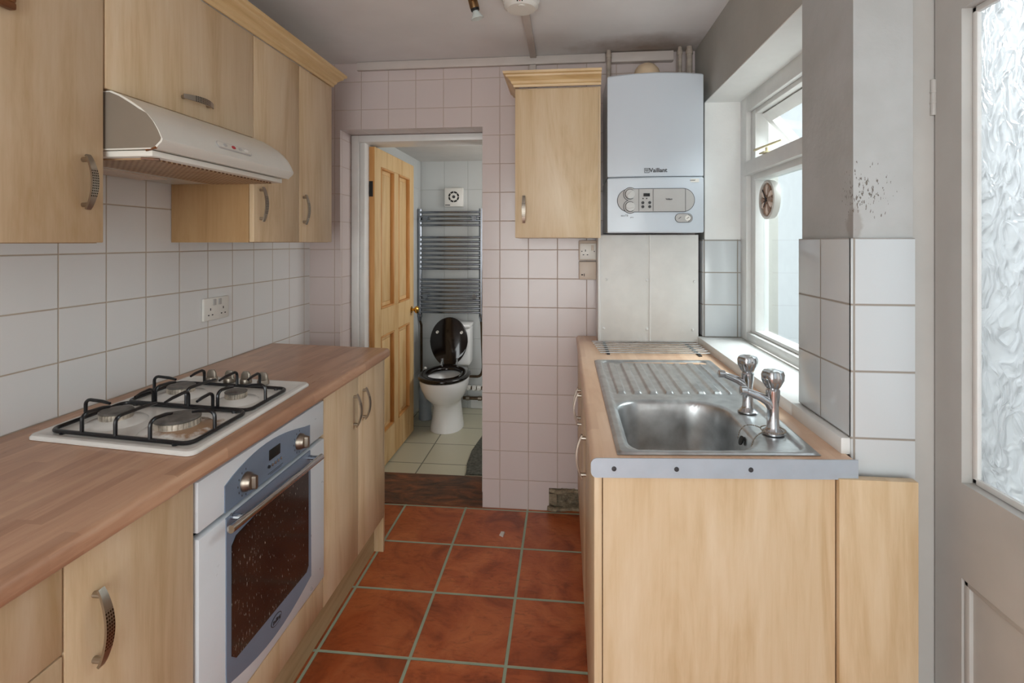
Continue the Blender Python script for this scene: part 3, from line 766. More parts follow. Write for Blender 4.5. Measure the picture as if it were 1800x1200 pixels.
# ------------------------------------------------------------------ oven
ov = thing('oven', 'white built-in oven with blue-grey control panel and dirty dark glass', 'oven', (-1.05, 1.36, .262))
mb = MB(); mb.box(-1.33, FX - .02, 1.075, 1.64, .265, .855); part('body', mb, 'dark', ov)
mb = MB(); mb.box(FX - .02, FX + .004, 1.060, 1.656, .744, .858, .003); fas = part('control_panel', mb, 'appliance_white', ov)
mb = MB(); ip = [(1.148, .7445), (1.148, .808)] + [(1.148 + .41 * k / 14, .808 + .036 * math.sin(PI * (k / 14) ** .85)) for k in range(1, 14)] + [(1.558, .810), (1.558, .7445)]
mb.prism(ip, lambda a, b, t: (t, a, b), FX + .003, FX + .0065); ins = part('insert', mb, 'oven_grey', fas)
for y in (1.228, 1.492):
    mb = MB(); mb.lathe([(.024, 0), (.023, .008), (.0195, .012), (.018, .020), (.001, .020)], (FX + .0065, y, .783), 'X', 28)
    mb.loft([[(FX + .026, y + a, .783 + b) for a, b in rrect(.014, .037, .006)], [(FX + .036, y + a, .783 + b) for a, b in rrect(.011, .034, .005)]])
    part('knob', mb, 'nickel', fas)
    mb = MB()
    for k in range(8):
        t = math.radians(150 + 30 * k); mb.box(FX + .0064, FX + .0069, y + .032 * math.sin(t) - .0012, y + .032 * math.sin(t) + .0012, .783 + .032 * math.cos(t) - .0025, .783 + .032 * math.cos(t) + .0025)
    part('dial_marks', mb, 'dark_grey', fas)
mb = MB(); mb.box(FX + .006, FX + .0085, 1.330, 1.384, .792, .820, .001); part('display', mb, 'dark', fas)
for k in range(5):
    mb = MB(); mb.lathe([(.0042, 0), (.0042, .004), (.001, .005)], (FX + .0065, 1.328 + .0145 * k, .777), 'X', 12); part('button', mb, 'chrome' if k else 'dark_grey', fas)
mb = MB(); mb.box(FX + .0064, FX + .0069, 1.325, 1.40, .7565, .758); mb.box(FX + .0064, FX + .0069, 1.335, 1.392, .7525, .7538); part('print_line', mb, 'dark_grey', fas)
mb = MB(); mb.box(FX - .02, FX + .006, 1.060, 1.656, .266, .731, .004); od = part('door', mb, 'appliance_white', ov)
mb = MB(); ip = [(1.150, .7305), (1.556, .7305), (1.562, .36)] + [(1.562 - .41 * k / 10, .33 - .035 * math.sin(PI * k / 10)) for k in range(0, 11)] + [(1.150, .36)]
mb.prism(ip, lambda a, b, t: (t, a, b), FX + .005, FX + .0085); part('insert', mb, 'oven_grey', od)
mb = MB(); ip = [(1.168, .655), (1.185, .672), (1.35, .690), (1.525, .694), (1.541, .680), (1.541, .375), (1.528, .362), (1.185, .372), (1.168, .388)]
mb.prism(ip, lambda a, b, t: (t, a, b), FX + .008, FX + .0105); part('glass', mb, 'oven_glass', od)
mb = MB(); mb.tube([(FX + .045, 1.112, .728), (FX + .045, 1.556, .712)], .0095, 16)
for y, z in ((1.17, .726), (1.545, .7125)): mb.tube([(FX + .006, y, z), (FX + .045, y, z)], .0075, 10)
part('handle', mb, 'chrome', od)
mb = MB(); 
el = lambda rx, rz: [(1.362 + rx * math.cos(2 * PI * k / 28), .337 + rz * math.sin(2 * PI * k / 28)) for k in range(28)]
mb.prism(el(.026, .0145), lambda a, b, t: (t, a, b), FX + .0085, FX + .0098); bd = part('badge', mb, 'dark_grey', od)
bm_ = MB(); bm_.prism(el(.0235, .0122), lambda a, b, t: (t, a, b), FX + .0095, FX + .0101); part('badge_field', bm_, 'oven_grey', od)
text_part('badge_text', 'Belling', .0145, facing_x(FX + .0103, 1.362, .3365) @ Matrix.Shear('XZ', 4, (0.0, 0.0)), 'dark_grey', od, bold=.0004)

# ------------------------------------------------------------------ left wall units
UX, UZ0, UZ1 = -1.07, 1.388, 2.105
def ufront(mb, y0, y1, z0, z1, g=.0015): mb.box(UX - .018, UX, y0 + g, y1 - g, z0 + g, z1 - g, .0018, 2)
cab = thing('wall_cabinet', 'large birch wall unit nearest the camera, left of the cooker hood', 'cabinet', (-1.22, .8, UZ0))
mb = MB(); mb.box(XL + .002, UX - .019, .48, 1.098, UZ0 - .002, UZ1); part('carcass', mb, 'birch_shade', cab)
mb = MB(); ufront(mb, .50, 1.098, UZ0 - .002, UZ1); dr = part('door', mb, 'birch', cab)
part('handle', bow_handle((UX, 1.045, 1.462), (UX, 1.045, 1.583), (1, 0, 0), (0, 1, 0)), 'handle_side', dr)
cab = thing('wall_cabinet', 'short birch bridging unit over the cooker hood with horizontal handle', 'cabinet', (-1.22, 1.39, 1.745))
mb = MB(); mb.box(XL + .002, UX - .019, 1.102, 1.675, 1.748, UZ1); part('carcass', mb, 'birch_shade', cab)
mb = MB(); ufront(mb, 1.101, 1.677, 1.748, UZ1); dr = part('door', mb, 'birch', cab)
part('handle', bow_handle((UX, 1.335, 1.797), (UX, 1.456, 1.797), (1, 0, 0), (0, 0, 1)), 'handle_long', dr)
cab = thing('wall_cabinet', 'two-door birch wall unit right of the cooker hood, far end of left wall', 'cabinet', (-1.22, 1.98, UZ0))
mb = MB(); mb.box(XL + .002, UX - .019, 1.680, 2.276, UZ0, UZ1); part('carcass', mb, 'birch_shade', cab)
for y0, y1, hy in ((1.679, 1.985, 1.717), (1.985, 2.279, 2.018)):
    mb = MB(); ufront(mb, y0, y1, UZ0, UZ1); dr = part('door', mb, 'birch', cab)
    part('handle', bow_handle((UX, hy, 1.462), (UX, hy, 1.583), (1, 0, 0), (0, 1, 0), .026), 'handle_side', dr)
def sweep(mb, prof, path, closed=False):
    """carry a (out, up) moulding profile along a plan path with mitred corners; out is to the right of travel"""
    P = [Vector((*p, 0)) for p in path]; rings = []
    for i, p in enumerate(P):
        d0 = (p - P[i - 1]).normalized() if i else None
        d1 = (P[i + 1] - p).normalized() if i < len(P) - 1 else None
        n0 = Vector((d0.y, -d0.x, 0)) if d0 else None; n1 = Vector((d1.y, -d1.x, 0)) if d1 else None
        if n0 and n1: m = (n0 + n1).normalized(); m = m / m.dot(n0)
        else: m = n0 or n1
        rings.append([(p + m * o + Vector((0, 0, z))) for o, z in prof])
    mb.loft(rings)
CP = [(0, 0), (.006, 0), (.008, .010), (.014, .014), (.018, .024), (.030, .036), (.038, .040), (.040, .048), (.050, .052), (.052, .062), (0, .062)]
mb = MB(); sweep(mb, [(o, z + UZ1 + .001) for o, z in CP], [(UX, .45), (UX, 2.280), (XL + .003, 2.280)])
solo('cornice', mb, 'cornice', 'moulded birch cornice running along the top of left wall units', 'cornice', (-1.05, 1.4, UZ1), smooth=20)
# corner plaque, just entering the frame
fr = thing('picture_frame', 'small dark brown wooden frame on near cupboard door, top left corner', 'frame', (UX, .80, 1.9))
mb = MB()
for (y0, y1, z0, z1) in ((.70, .893, 1.836, 1.850), (.879, .893, 1.850, 2.05), (.70, .714, 1.850, 2.05), (.70, .893, 2.036, 2.05)): mb.box(UX + .0005, UX + .016, y0, y1, z0, z1, .003)
part('frame', mb, 'frame_wood', fr)
mb = MB(); mb.box(UX + .0005, UX + .006, .712, .881, 1.848, 2.038); part('backing', mb, 'birch_shade', fr)
mb = MB(); mb.lathe([(.001, 0), (.03, 0), (.03, .006), (.02, .009), (.001, .009)], (UX + .005, .82, 1.89), 'X'); part('boss', mb, 'brass', fr)

# ------------------------------------------------------------------ cooker hood
hd = thing('cooker_hood', 'cream visor cooker hood under the short wall unit', 'cooker hood', (-1.2, 1.39, 1.6))
top = [(-1.376, 1.745), (-1.059, 1.744), (-1.035, 1.734), (-1.008, 1.718), (-.985, 1.703), (-.966, 1.687), (-.95, 1.668), (-.938, 1.648), (-.929, 1.628), (-.931, 1.622), (-.948, 1.606), (-1.376, 1.603)]
def hy0(x, z): return 1.106
mb = MB(); mb.loft([[(x, 1.106, z) for x, z in top], [(x, 1.674, z) for x, z in top]]); hbody = part('body', mb, 'hood_white', hd, 30)
# the front of the visor runs on past its end as a rounded lip
mb = MB(); mb.prism([(x + (.0 if x < -1.3 else -.004), z - (.003 if z > 1.7 else -.003)) for x, z in top], lambda a, b, t: (a, t, b), 1.1045, 1.1065); part('end_cap', mb, 'hood_shaded', hd, label='end cap with shade painted into its colour')
lip = [(x, z) for x, z in top if x > -1.068]
mb = MB(); mb.loft([[(x, 1.674, z) for x, z in lip], [(x - .002, 1.690, z) for x, z in lip]]); part('far_lip', mb, 'hood_white', hd)
mb = MB(); mb.box(-1.366, -.96, 1.112, 1.668, 1.590, 1.604, .002); part('rim', mb, 'hood_white', hd)
mb = MB(); mb.box(-1.20, -.985, 1.135, 1.645, 1.586, 1.592); part('filter', mb, 'filter', hd)
mb = MB(); mb.box(-1.34, -1.245, 1.15, 1.50, 1.585, 1.592, .002); part('lamp_cover', mb, 'plastic_beige', hd)
mb = MB(); mb.tube([(-1.0, 1.125, 1.588), (-.965, 1.14, 1.586)], .003, 6); mb.tube([(-.975, 1.112, 1.604), (-.945, 1.106, 1.609)], .003, 6); part('catch', mb, 'frame_wood', hd)
nrm = Vector((.045, 0, .03)).normalized()
pc = Vector((-.9425, 1.385, 1.655)); up = Vector((-.012, 0, .02)).normalized(); nrm = Vector((up.z, 0, -up.x))
def pz(a, b, t): return pc + Vector((0, 1, 0)) * a + up * b + nrm * t
mb = MB(); mb.prism([(x, y) for x, y in rrect(.155, .022, .0108, 5)], pz, -.006, .0035); cpn = part('control_strip', mb, 'mid_grey', hd)
mb = MB(); mb.prism([(x, y) for x, y in rrect(.148, .017, .008, 5)], pz, .003, .0045); part('strip_face', mb, 'hood_white', hd)
for a, mt in ((-.045, 'mid_grey'), (-.008, 'red_print'), (.022, 'mid_grey'), (.05, 'plastic_white')):
    mb = MB(); mb.prism([(a + x, y) for x, y in rrect(.014, .009, .004, 3)], pz, .004, .007); part('button', mb, mt, hd)

# ------------------------------------------------------------------ right run
RX = .065
kR = .085
def rfront(mb, y0, y1, z0, z1, g=.0015): mb.box(RX, RX + .018, y0 + g, y1 - g, z0 + g, z1 - g, .0018, 2)
cab = thing('base_cabinet', 'birch sink base unit with plain end panel facing the camera, under the sink', 'cabinet', (.36, 1.6, 0))
mb = MB(); mb.box(RX + .0195, .60, 1.23, 1.246, .15, .868); mb.box(RX + .0195, .60, 2.08, 2.098, .15, .868); mb.box(RX + .0195, .60, 1.246, 2.08, .15, .168); mb.box(.594, .60, 1.246, 2.08, .168, .868); part('carcass', mb, 'birch_shade', cab)
mb = MB(); mb.hexa([(RX + .0195, 1.160, .001), (.594, 1.205, .001), (.594, 1.224, .001), (RX + .0195, 1.179, .001), (RX + .0195, 1.160, .867), (.594, 1.205, .867), (.594, 1.224, .867), (RX + .0195, 1.179, .867)]); part('end_panel', mb, 'birch', cab)
for y0, y1, hy in ((1.166, 1.66, 1.615), (1.66, 2.10, 2.062)):
    mb = MB(); rfront(mb, y0, y1, .155, .867); dr = part('door', mb, 'birch', cab)
    part('handle', side_handle(hy, .657, .79, RX, -1), 'handle_side', dr)
cab = thing('base_cabinet', 'far birch base unit of right run, against the far tiled wall', 'cabinet', (.36, 2.37, 0))
mb = MB(); mb.box(RX + .0195, .62, 2.102, 2.655, .15, .868); part('carcass', mb, 'birch_shade', cab)
mb = MB(); rfront(mb, 2.10, 2.655, .155, .867); dr = part('door', mb, 'birch', cab)
part('handle', side_handle(2.135, .657, .79, RX, -1), 'handle_side', dr)
mb = MB(); mb.box(RX + .05, RX + .066, 1.19, 2.655, .001, .149); solo('plinth', mb, 'plinth', 'tan plinth board recessed under the right base units', 'plinth', (RX + .06, 1.9, 0))
mb = MB(); mb.box(.5965, .758, 1.192, 1.214, .001, .871, .0015); o = solo('filler_panel', mb, 'birch', 'narrow upright birch panel under the tiled pier, beside the back door', 'panel', (.69, 1.196, 0))
# worktop with an opening under the bowl
wr = thing('worktop', 'pale block worktop on the right, holding the steel sink', 'worktop', (.35, 1.9, .869))
mb = MB(); X0, X1 = .058, .632
def ye(x): return 1.154 + kR * (x - .063)
P = wt_profile(X0, .137, True, False)
mb.loft([[(x, ye(x), z) for x, z in P], [(x, 2.662, z) for x, z in P]])
def slab(q): mb.hexa([(x, y, .869) for x, y in q] + [(x, y, .91) for x, y in q])
slab([(.137, ye(.137)), (.556, ye(.556)), (.556, 1.228), (.137, 1.190)])
slab([(.556, ye(.556)), (X1, ye(X1)), (X1, 2.662), (.556, 2.662)])
mb.box(.137, .556, 2.09, 2.662, .869, .91)
part('top_board', mb, 'worktop_pale', wr)
mb = MB(); q = wt_profile(X0 - .001, .640, True, False, .868, .911)
mb.loft([[(x, ye(x) - .003, z) for x, z in q], [(x, ye(x) - .0002, z) for x, z in q]]); es = part('end_strip', mb, 'alu', wr, label='grey metal end strip with screws')
for x in (.108, .245, .407):
    mb = MB(); mb.lathe([(.0055, 0), (.005, .0015), (.001, .002)], (x, ye(x) - .003, .888), dirv=(kR, -1, 0), n=14); part('screw', mb, 'dark_grey', es)
# rods let into the worktop as a pan rest
rk = thing('pan_rest', 'row of seven steel rods across the right worktop behind the drainer', 'rack', (.38, 2.36, WT))
for k in range(7):
    y = 2.235 + .041 * k; dx = .05 * (y - 2.235) 
    mb = MB(); mb.tube([(.150 - .022 * k / 6, y - .006, WT + .008), (.612 + .004 * k / 6, y + .02, WT + .008)], .0032, 10); part('rod', mb, 'steel', rk)
for x in (.185, .565):
    mb = MB(); mb.box(x - .006, x + .006, 2.222, 2.49, WT + .0005, WT + .005); part('cross_bar', mb, 'dark_grey', rk)

# ------------------------------------------------------------------ sink
snk = thing('sink', 'stainless steel sink with ribbed drainer set in the right worktop', 'sink', (.35, 1.64, WT))
SA = [Vector((.117, 1.174, 0)), Vector((.571, 1.215, 0)), Vector((.119, 2.106, 0)), Vector((.585, 2.143, 0))]
SW, SL = .46, .93
def smap(u, v, z):
    a, b = u / SW, v / SL
    p = SA[0] * (1 - a) * (1 - b) + SA[1] * a * (1 - b) + SA[2] * (1 - a) * b + SA[3] * a * b
    return Vector((p.x, p.y, WT + z))
def sst(a, b, x):
    t = max(0, min(1, (x - a) / (b - a))); return t * t * (3 - 2 * t)
def rr_dist(x, y, x0, x1, y0, y1, r):
    """signed distance to a rounded rectangle, negative inside"""
    cx, cy = (x0 + x1) / 2, (y0 + y1) / 2
    qx, qy = abs(x - cx) - (x1 - x0) / 2 + r, abs(y - cy) - (y1 - y0) / 2 + r
    return math.hypot(max(qx, 0), max(qy, 0)) + min(max(qx, qy), 0) - r
def sink_z(u, v):
    de = rr_dist(u, v, 0, SW, 0, SL, .02)
    z = .0065 - .005 * sst(-.006, 0, de)
    pressed = rr_dist(u, v, .022, .438, .016, .914, .03)
    z -= .0075 * sst(0, -.010, pressed)
    # ribbed drainer
    dd = rr_dist(u, v, .042, .405, .475, .885, .012)
    if dd < .004:
        ph = (u - .045) / .0505
        f = ph - math.floor(ph)
        rib = sst(.0, .10, f) * (1 - sst(.5, .60, f))
        taper = sst(.475, .490, v) * (1 - sst(.870, .885, v))
        z += .0078 * rib * taper * sst(.004, -.004, dd) - .002 * sst(.004, -.006, dd) * (1 - .5 * (v - .475) / .41)
    rb = .075 if u < .2 else .115
    db = rr_dist(u, v, .030, .352, .022, .408, rb)
    z -= .004 * sst(.010, -.004, db)
    dep = sst(-.002, -.040, db)
    z -= .150 * (1 - (1 - dep) ** 1.6) * 1.0 + .006 * sst(-.04, -.16, db)
    return z
mb = MB()
NU, NV = 150, 260
us = [SW * i / NU for i in range(NU + 1)]; vs_ = [SL * (j / NV) ** 1.25 for j in range(NV + 1)]
mb.grid(lambda a, b: smap(us[round(a * NU)], vs_[round(b * NV)], sink_z(us[round(a * NU)], vs_[round(b * NV)])), NU, NV)
edge = [smap(x + SW / 2, y + SL / 2, 0) for x, y in rrect(SW, SL, .001, 2)]
part('basin', mb, 'sink_steel', snk, 60, recalc=False)
oc = smap(.345, .175, -.045)
mb = MB(); mb.lathe([(.001, 0), (.011, 0), (.012, .002), (.012, .003), (.001, .004)], smap(.338, .175, -.032), dirv=(-1, 0, .35), n=20); part('overflow', mb, 'dark', snk)
mb = MB(); mb.lathe([(.001, 0), (.032, 0), (.034, .002), (.024, .003), (.001, .0015)], smap(.19, .21, -.1585), 'Z'); part('waste', mb, 'chrome', snk)
def tap(x, y, label):
    t = thing('pillar_tap', label, 'tap', (x, y, WT + .001), 'chrome pillar taps on the sink')
    c = Vector((x, y, WT + .001)); mb = MB()
    mb.lathe([(.026, 0), (.026, .004), (.018, .010), (.0145, .016), (.0135, .05), (.0135, .075), (.016, .092), (.0165, .108), (.012, .114), (.001, .114)], c, 'Z', 24)
    body = [c + Vector(p) for p in ((0, 0, .060), (-.012, -.001, .080), (-.030, -.003, .090), (-.055, -.005, .100), (-.072, -.006, .106))]
    mb.tube(body, [.012, .0125, .0105, .009, .0085], 14)
    part('body', mb, 'chrome', t)
    mb = MB(); e = body[-1]; d = (body[-1] - body[-2]).normalized()
    mb.lathe([(.0095, -.008), (.011, -.006), (.011, .008), (.0085, .009), (.001, .009)], e, dirv=d + Vector((0, 0, -.25)), n=16); part('nozzle', mb, 'chrome', t)
    mb = MB(); rings = []
    for r, h in ((.012, .111), (.018, .117), (.0255, .132), (.0265, .147), (.0235, .155), (.015, .158)):
        rings.append([c + Vector((r * (1 + .07 * math.cos(6 * a)) * math.cos(a), r * (1 + .07 * math.cos(6 * a)) * math.sin(a), h)) for a in [2 * PI * k / 36 for k in range(36)]])
    mb.loft(rings); part('head', mb, 'chrome', t)
    return t
tap(.518, 1.349, 'nearer chrome pillar tap, with the plug chain round its foot')
tap(.513, 1.513, 'farther chrome pillar tap, nearer the drainer')
# plug chain
def chain(mb, pts):
    P = [Vector(p) for p in pts]; acc = 0
    for a, b in zip(P, P[1:]):
        n = max(1, int((b - a).length / .0042))
        for k in range(n):
            p = a + (b - a) * k / n; mb.sphere(p, .0019, u=6, v=4)
    mb.tube(P, .0007, 5)
mb = MB(); cz = WT + .006
ov_p = smap(.332, .175, -.028)
ring = [(.518 + .0285 * math.cos(a), 1.349 + .0285 * math.sin(a), cz + .004) for a in [2 * PI * k / 20 for k in range(21)]]
chain(mb, ring); chain(mb, bez((.492, 1.36, cz + .004), (.455, 1.40, cz + .012), tuple(ov_p + Vector((-.004, 0, .0))), 8))
chain(mb, bez((.495, 1.335, cz + .004), (.455, 1.30, cz + .008), tuple(smap(.334, .09, -.012)), 6) + [smap(.325, .085, -.05), smap(.315, .085, -.09)])
solo('plug_chain', mb, 'nickel', 'thin beaded plug chain hanging from the nearer tap into the bowl', 'chain', (.5, 1.35, WT))

# ------------------------------------------------------------------ far wall: cabinet, boiler, boxing
CX0, CX1, CY = -.230, .163, 2.37
cab = thing('wall_cabinet', 'single birch wall unit on the far wall, left of the boiler', 'cabinet', (-.03, 2.5, 1.41))
mb = MB(); mb.box(CX0, CX1, CY + .019, YF - .002, 1.409, 2.103); part('carcass', mb, 'birch', cab)
mb = MB(); mb.box(CX0 + .001, CX1 - .012, CY, CY + .018, 1.411, 2.093, .0018); dr = part('door', mb, 'birch', cab)
part('handle', bow_handle((-.188, CY, 1.478), (-.188, CY, 1.602), (0, -1, 0), (1, 0, 0), .026), 'handle_front', dr)
mb = MB(); sweep(mb, [(o, z + 2.104) for o, z in CP], [(CX0, YF - .003), (CX0, CY), (CX1, CY)][::-1]) if False else sweep(mb, [(-o, z + 2.104) for o, z in CP], [(CX1, CY), (CX0, CY), (CX0, YF - .003)])
cr = part('cornice', mb, 'cornice_x', cab, 20)
# boiler
bl = thing('boiler', 'white wall-hung combi boiler between the single wall unit and window', 'boiler', (.40, 2.52, 1.43))
BX0, BX1, BY = .193, .616, 2.362
def bow(x): t = (x - BX0) / (BX1 - BX0) * 2 - 1; return BY + .016 * t * t
def bowtop(x): t = (x - BX0) / (BX1 - BX0) * 2 - 1; return 2.152 - .008 * t * t
N = 16; xs = [BX0 + (BX1 - BX0) * k / N for k in range(N + 1)]
def bshell(mb, z0, zt, dy, inset=0):
    def rg(z, d, i): 
        X = [BX0 + i + (BX1 - BX0 - 2 * i) * k / N for k in range(N + 1)]
        return [(x, bow(x) + d, z(x) if callable(z) else z) for x in X] + [(BX1 - i, YF - .006, z(BX1) if callable(z) else z), (BX0 + i, YF - .006, z(BX0) if callable(z) else z)]
    zt_ = zt if callable(zt) else (lambda x: zt)
    mb.loft([rg(z0, dy + .004, .003), rg(z0 + .004, dy, 0), rg(lambda x: zt_(x) - .006, dy, 0), rg(lambda x: zt_(x), dy + .006, .004)])
mb = MB(); bshell(mb, 1.684, bowtop, 0); part('casing', mb, 'boiler_white', bl)
mb = MB(); bshell(mb, 1.432, 1.681, -.004); fl = part('front_flap', mb, 'boiler_white', bl)
def bowplate(mb, cx, cz, w, h, y_in, y_out, r=None):
    r = h / 2 - .0003 if r is None else r; rings = []
    K = 40
    for k in range(K + 1):
        x = cx - w / 2 + w * (.5 - .5 * math.cos(PI * k / K)); e = max(0.0, r - min(x - cx + w / 2, cx + w / 2 - x))
        hh = h / 2 - r + math.sqrt(max(1e-9, r * r - e * e))
        rings.append([(x, Yp(x) + y_in, cz - hh), (x, Yp(x) + y_in, cz + hh), (x, Yp(x) + y_out, cz + hh), (x, Yp(x) + y_out, cz - hh)])
    mb.loft(rings)
def Yp(x): return bow(x) - .0035
mb = MB(); bowplate(mb, .4055, 1.577, .341, .106, .003, -.004); part('control_rim', mb, 'dark_grey', bl)
mb = MB(); bowplate(mb, .4055, 1.577, .336, .101, .001, -.0055); cp = part('control_panel', mb, 'mid_grey', bl)
for z in (1.605, 1.549):
    mb = MB(); mb.lathe([(.031, -.0), (.031, .0075), (.0295, .008), (.001, .008)], (.292, Yp(.292) + .003, z), dirv=(0, -1, 0), n=32); part('knob_rim', mb, 'dark_grey', bl)
    mb = MB(); mb.lathe([(.0285, .002), (.0285, .009), (.001, .009)], (.292, Yp(.292) + .003, z), dirv=(0, -1, 0), n=32); part('knob_seat', mb, 'mid_grey', bl)
    mb = MB(); mb.lathe([(.0235, .008), (.0235, .0095), (.001, .0095)], (.292, Yp(.292) + .003, z), dirv=(0, -1, 0), n=32); part('knob_shadow_ring', mb, 'dark_grey', bl)
    mb = MB(); mb.lathe([(.0215, .008), (.020, .018), (.001, .018)], (.292, Yp(.292) + .003, z), dirv=(0, -1, 0), n=32)
    ca, sa_ = math.cos(.75 if z > 1.58 else .2), math.sin(.75 if z > 1.58 else .2)
    bar = [(.292 + a * ca - b * sa_, z + a * sa_ + b * ca) for a, b in rrect(.036, .010, .004)]
    mb.loft([[(x, Yp(.292) - .013, zz) for x, zz in bar], [(x, Yp(.292) - .024, zz) for x, zz in bar]])
    part('knob', mb, 'knob_grey', bl)
fy = Yp(.4) - .0056
for x in (.330, .392, .534):
    mb = MB(); mb.box(x - .0008, x + .0008, Yp(x) - .0066, Yp(x) - .002, 1.528, 1.626); part('panel_seam', mb, 'dark_grey', bl)
mb = MB(); bowplate(mb, .463, 1.577, .134, .096, -.003, -.0065, .002); part('flap_door', mb, 'mid_grey', bl)
mb = MB(); mb.box(.350, .378, fy - .002, fy + .003, 1.594, 1.608, .001); part('display', mb, 'dark', bl)
for x, z, r in ((.348, 1.585, .0028), (.364, 1.585, .0028), (.347, 1.566, .0065), (.377, 1.566, .0065), (.347, 1.548, .0065), (.377, 1.548, .0065)):
    mb = MB(); mb.lathe([(r, 0), (r, .006), (.001, .007)], (x, fy + .004, z), dirv=(0, -1, 0), n=16); part('button', mb, 'dark_grey', bl)
text_part('panel_text', 'Vaillant', .0098, facing_y(.461, fy - .0018, 1.581), 'dark_grey', bl, bold=.0002)
text_part('brand_text', 'Vaillant', .0265, facing_y(.416, BY - .0006, 1.711), 'dark_grey', bl, bold=.0006)
mb = MB()
for a in ((.3555, .3775, 1.7005, 1.7025), (.3555, .3775, 1.7195, 1.7215), (.3555, .3575, 1.7005, 1.7215), (.3755, .3775, 1.7005, 1.7215)): mb.box(a[0], a[1], BY - .001, BY + .004, a[2], a[3])
mb.tube([(.361, BY - .0002, 1.717), (.3665, BY - .0002, 1.705), (.372, BY - .0002, 1.717)], .0013, 6); mb.tube([(.361, BY - .0002, 1.7085), (.3665, BY - .0002, 1.7175), (.372, BY - .0002, 1.7085)], .0009, 6)
part('logo', mb, 'dark_grey', bl)
text_part('model_text', 'ecoTEC', .0125, facing_y(.272, Yp(.272) - .0012, 1.509), 'dark_grey', bl)
text_part('model_text', 'pro', .010, facing_y(.300, Yp(.3) - .0012, 1.5015), 'dark_grey', bl)
gy = Yp(.56)
mb = MB(); bowplate(mb, .5275, 1.497, .078, .041, .003, -.003); part('gauge_rim', mb, 'dark_grey', bl)
mb = MB(); bowplate(mb, .5275, 1.497, .074, .037, .001, -.0045); part('gauge_plate', mb, 'mid_grey', bl)
for x in (.510, .545):
    mb = MB(); mb.lathe([(.0155, 0), (.0155, .003), (.001, .003)], (x, gy - .003, 1.497), dirv=(0, -1, 0)); part('gauge_ring', mb, 'dark_grey', bl)
    mb = MB(); mb.lathe([(.0125, 0), (.0125, .005), (.001, .006)], (x, gy - .003, 1.497), dirv=(0, -1, 0)); part('gauge', mb, 'plastic_white', bl)
    mb = MB(); mb.tube([(x - .006, gy - .009, 1.493), (x + .005, gy - .009, 1.502)], .0012, 6); part('needle', mb, 'dark_grey', bl)
mb = MB(); mb.box(.531, .595, Yp(.563) - .001, Yp(.563) + .004, 1.657, 1.672); stc = part('sticker', mb, 'plastic_white', bl)
mb = MB(); mb.box(.551, .579, Yp(.563) - .0014, Yp(.563), 1.666, 1.6675); mb.box(.551, .577, Yp(.563) - .0014, Yp(.563), 1.663, 1.6642); part('sticker_print', mb, 'dark_grey', bl)
# flue elbow
mb = MB(); mb.lathe([(.062, 0), (.062, .045), (.055, .066), (.04, .084), (.02, .094), (.001, .096)], (.392, 2.53, 2.153), 'Z', 28); mb.lathe([(.068, 0), (.068, .012), (.062, .012)], (.392, 2.53, 2.153), 'Z', 28)
mb.tube([(.392, 2.54, 2.195), (.392, 2.66, 2.195)], .05, 20)
solo('flue_elbow', mb, 'flue', 'yellowed plastic flue elbow rising behind top of the boiler', 'flue', (.392, 2.53, 2.153))
# boxing panel below the boiler
bx = thing('pipe_boxing', 'white screwed boxing boards below the boiler', 'panel', (.39, 2.55, .912))
for x0, x1, nm in ((.164, .401, 'left'), (.403, .625, 'right')):
    mb = MB(); mb.box(x0, x1, 2.50, 2.512, .9125, 1.424, .001); part('board', mb, 'panel_white', bx)
mb = MB(); mb.box(.158, .1705, 2.494, 2.655, .9125, 1.427, .001); part('edge_strip', mb, 'white_paint', bx)
mb = MB(); mb.box(.399, .405, 2.4965, 2.501, .9125, 1.424); part('cover_strip', mb, 'panel_white', bx)
for x, z in ((.197, 1.211), (.389, 1.208), (.606, 1.204), (.185, .976), (.388, .976), (.598, .977)):
    mb = MB(); mb.sphere((x, 2.499, z), .0065, (1, .6, 1)); part('screw_cap', mb, 'white_paint', bx)
# sockets beside it
sk = thing('socket', 'yellowed single switched socket under the far wall unit', 'socket', (.117, 2.66, 1.335))
mb = MB(); mb.box(.070, .160, 2.628, 2.668, 1.297, 1.398, .003); part('back_box', mb, 'plastic_beige', sk)
mb = MB(); mb.box(.0745, .157, 2.616, 2.628, 1.302, 1.384, .004); part('plate', mb, 'plastic_white', sk)
mb = MB(); mb.box(.131, .144, 2.612, 2.617, 1.348, 1.374, .001); part('switch', mb, 'plastic_beige', sk)
for x, z, w_, h_ in ((.103, 1.347, .004, .010), (.093, 1.326, .007, .004), (.113, 1.326, .007, .004)):
    mb = MB(); mb.box(x - w_ / 2, x + w_ / 2, 2.6155, 2.617, z - h_ / 2, z + h_ / 2); part('pin_hole', mb, 'dark', sk)
for x in (.085, .147):
    mb = MB(); mb.lathe([(.003, 0), (.003, .001), (.001, .001)], (x, 2.6162, 1.343), dirv=(0, -1, 0), n=10); part('screw', mb, 'dark_grey', sk)
sk = thing('blank_plate', 'brownish blank outlet plate directly below the single socket', 'outlet', (.117, 2.66, 1.245))
mb = MB(); mb.box(.071, .158, 2.622, 2.668, 1.2, 1.292, .006); part('cover', mb, 'plastic_beige', sk)
mb = MB(); mb.box(.082, .091, 2.6208, 2.623, 1.222, 1.228); mb.box(.095, .0985, 2.6208, 2.623, 1.2175, 1.231); part('outlet_hole', mb, 'dark', sk)
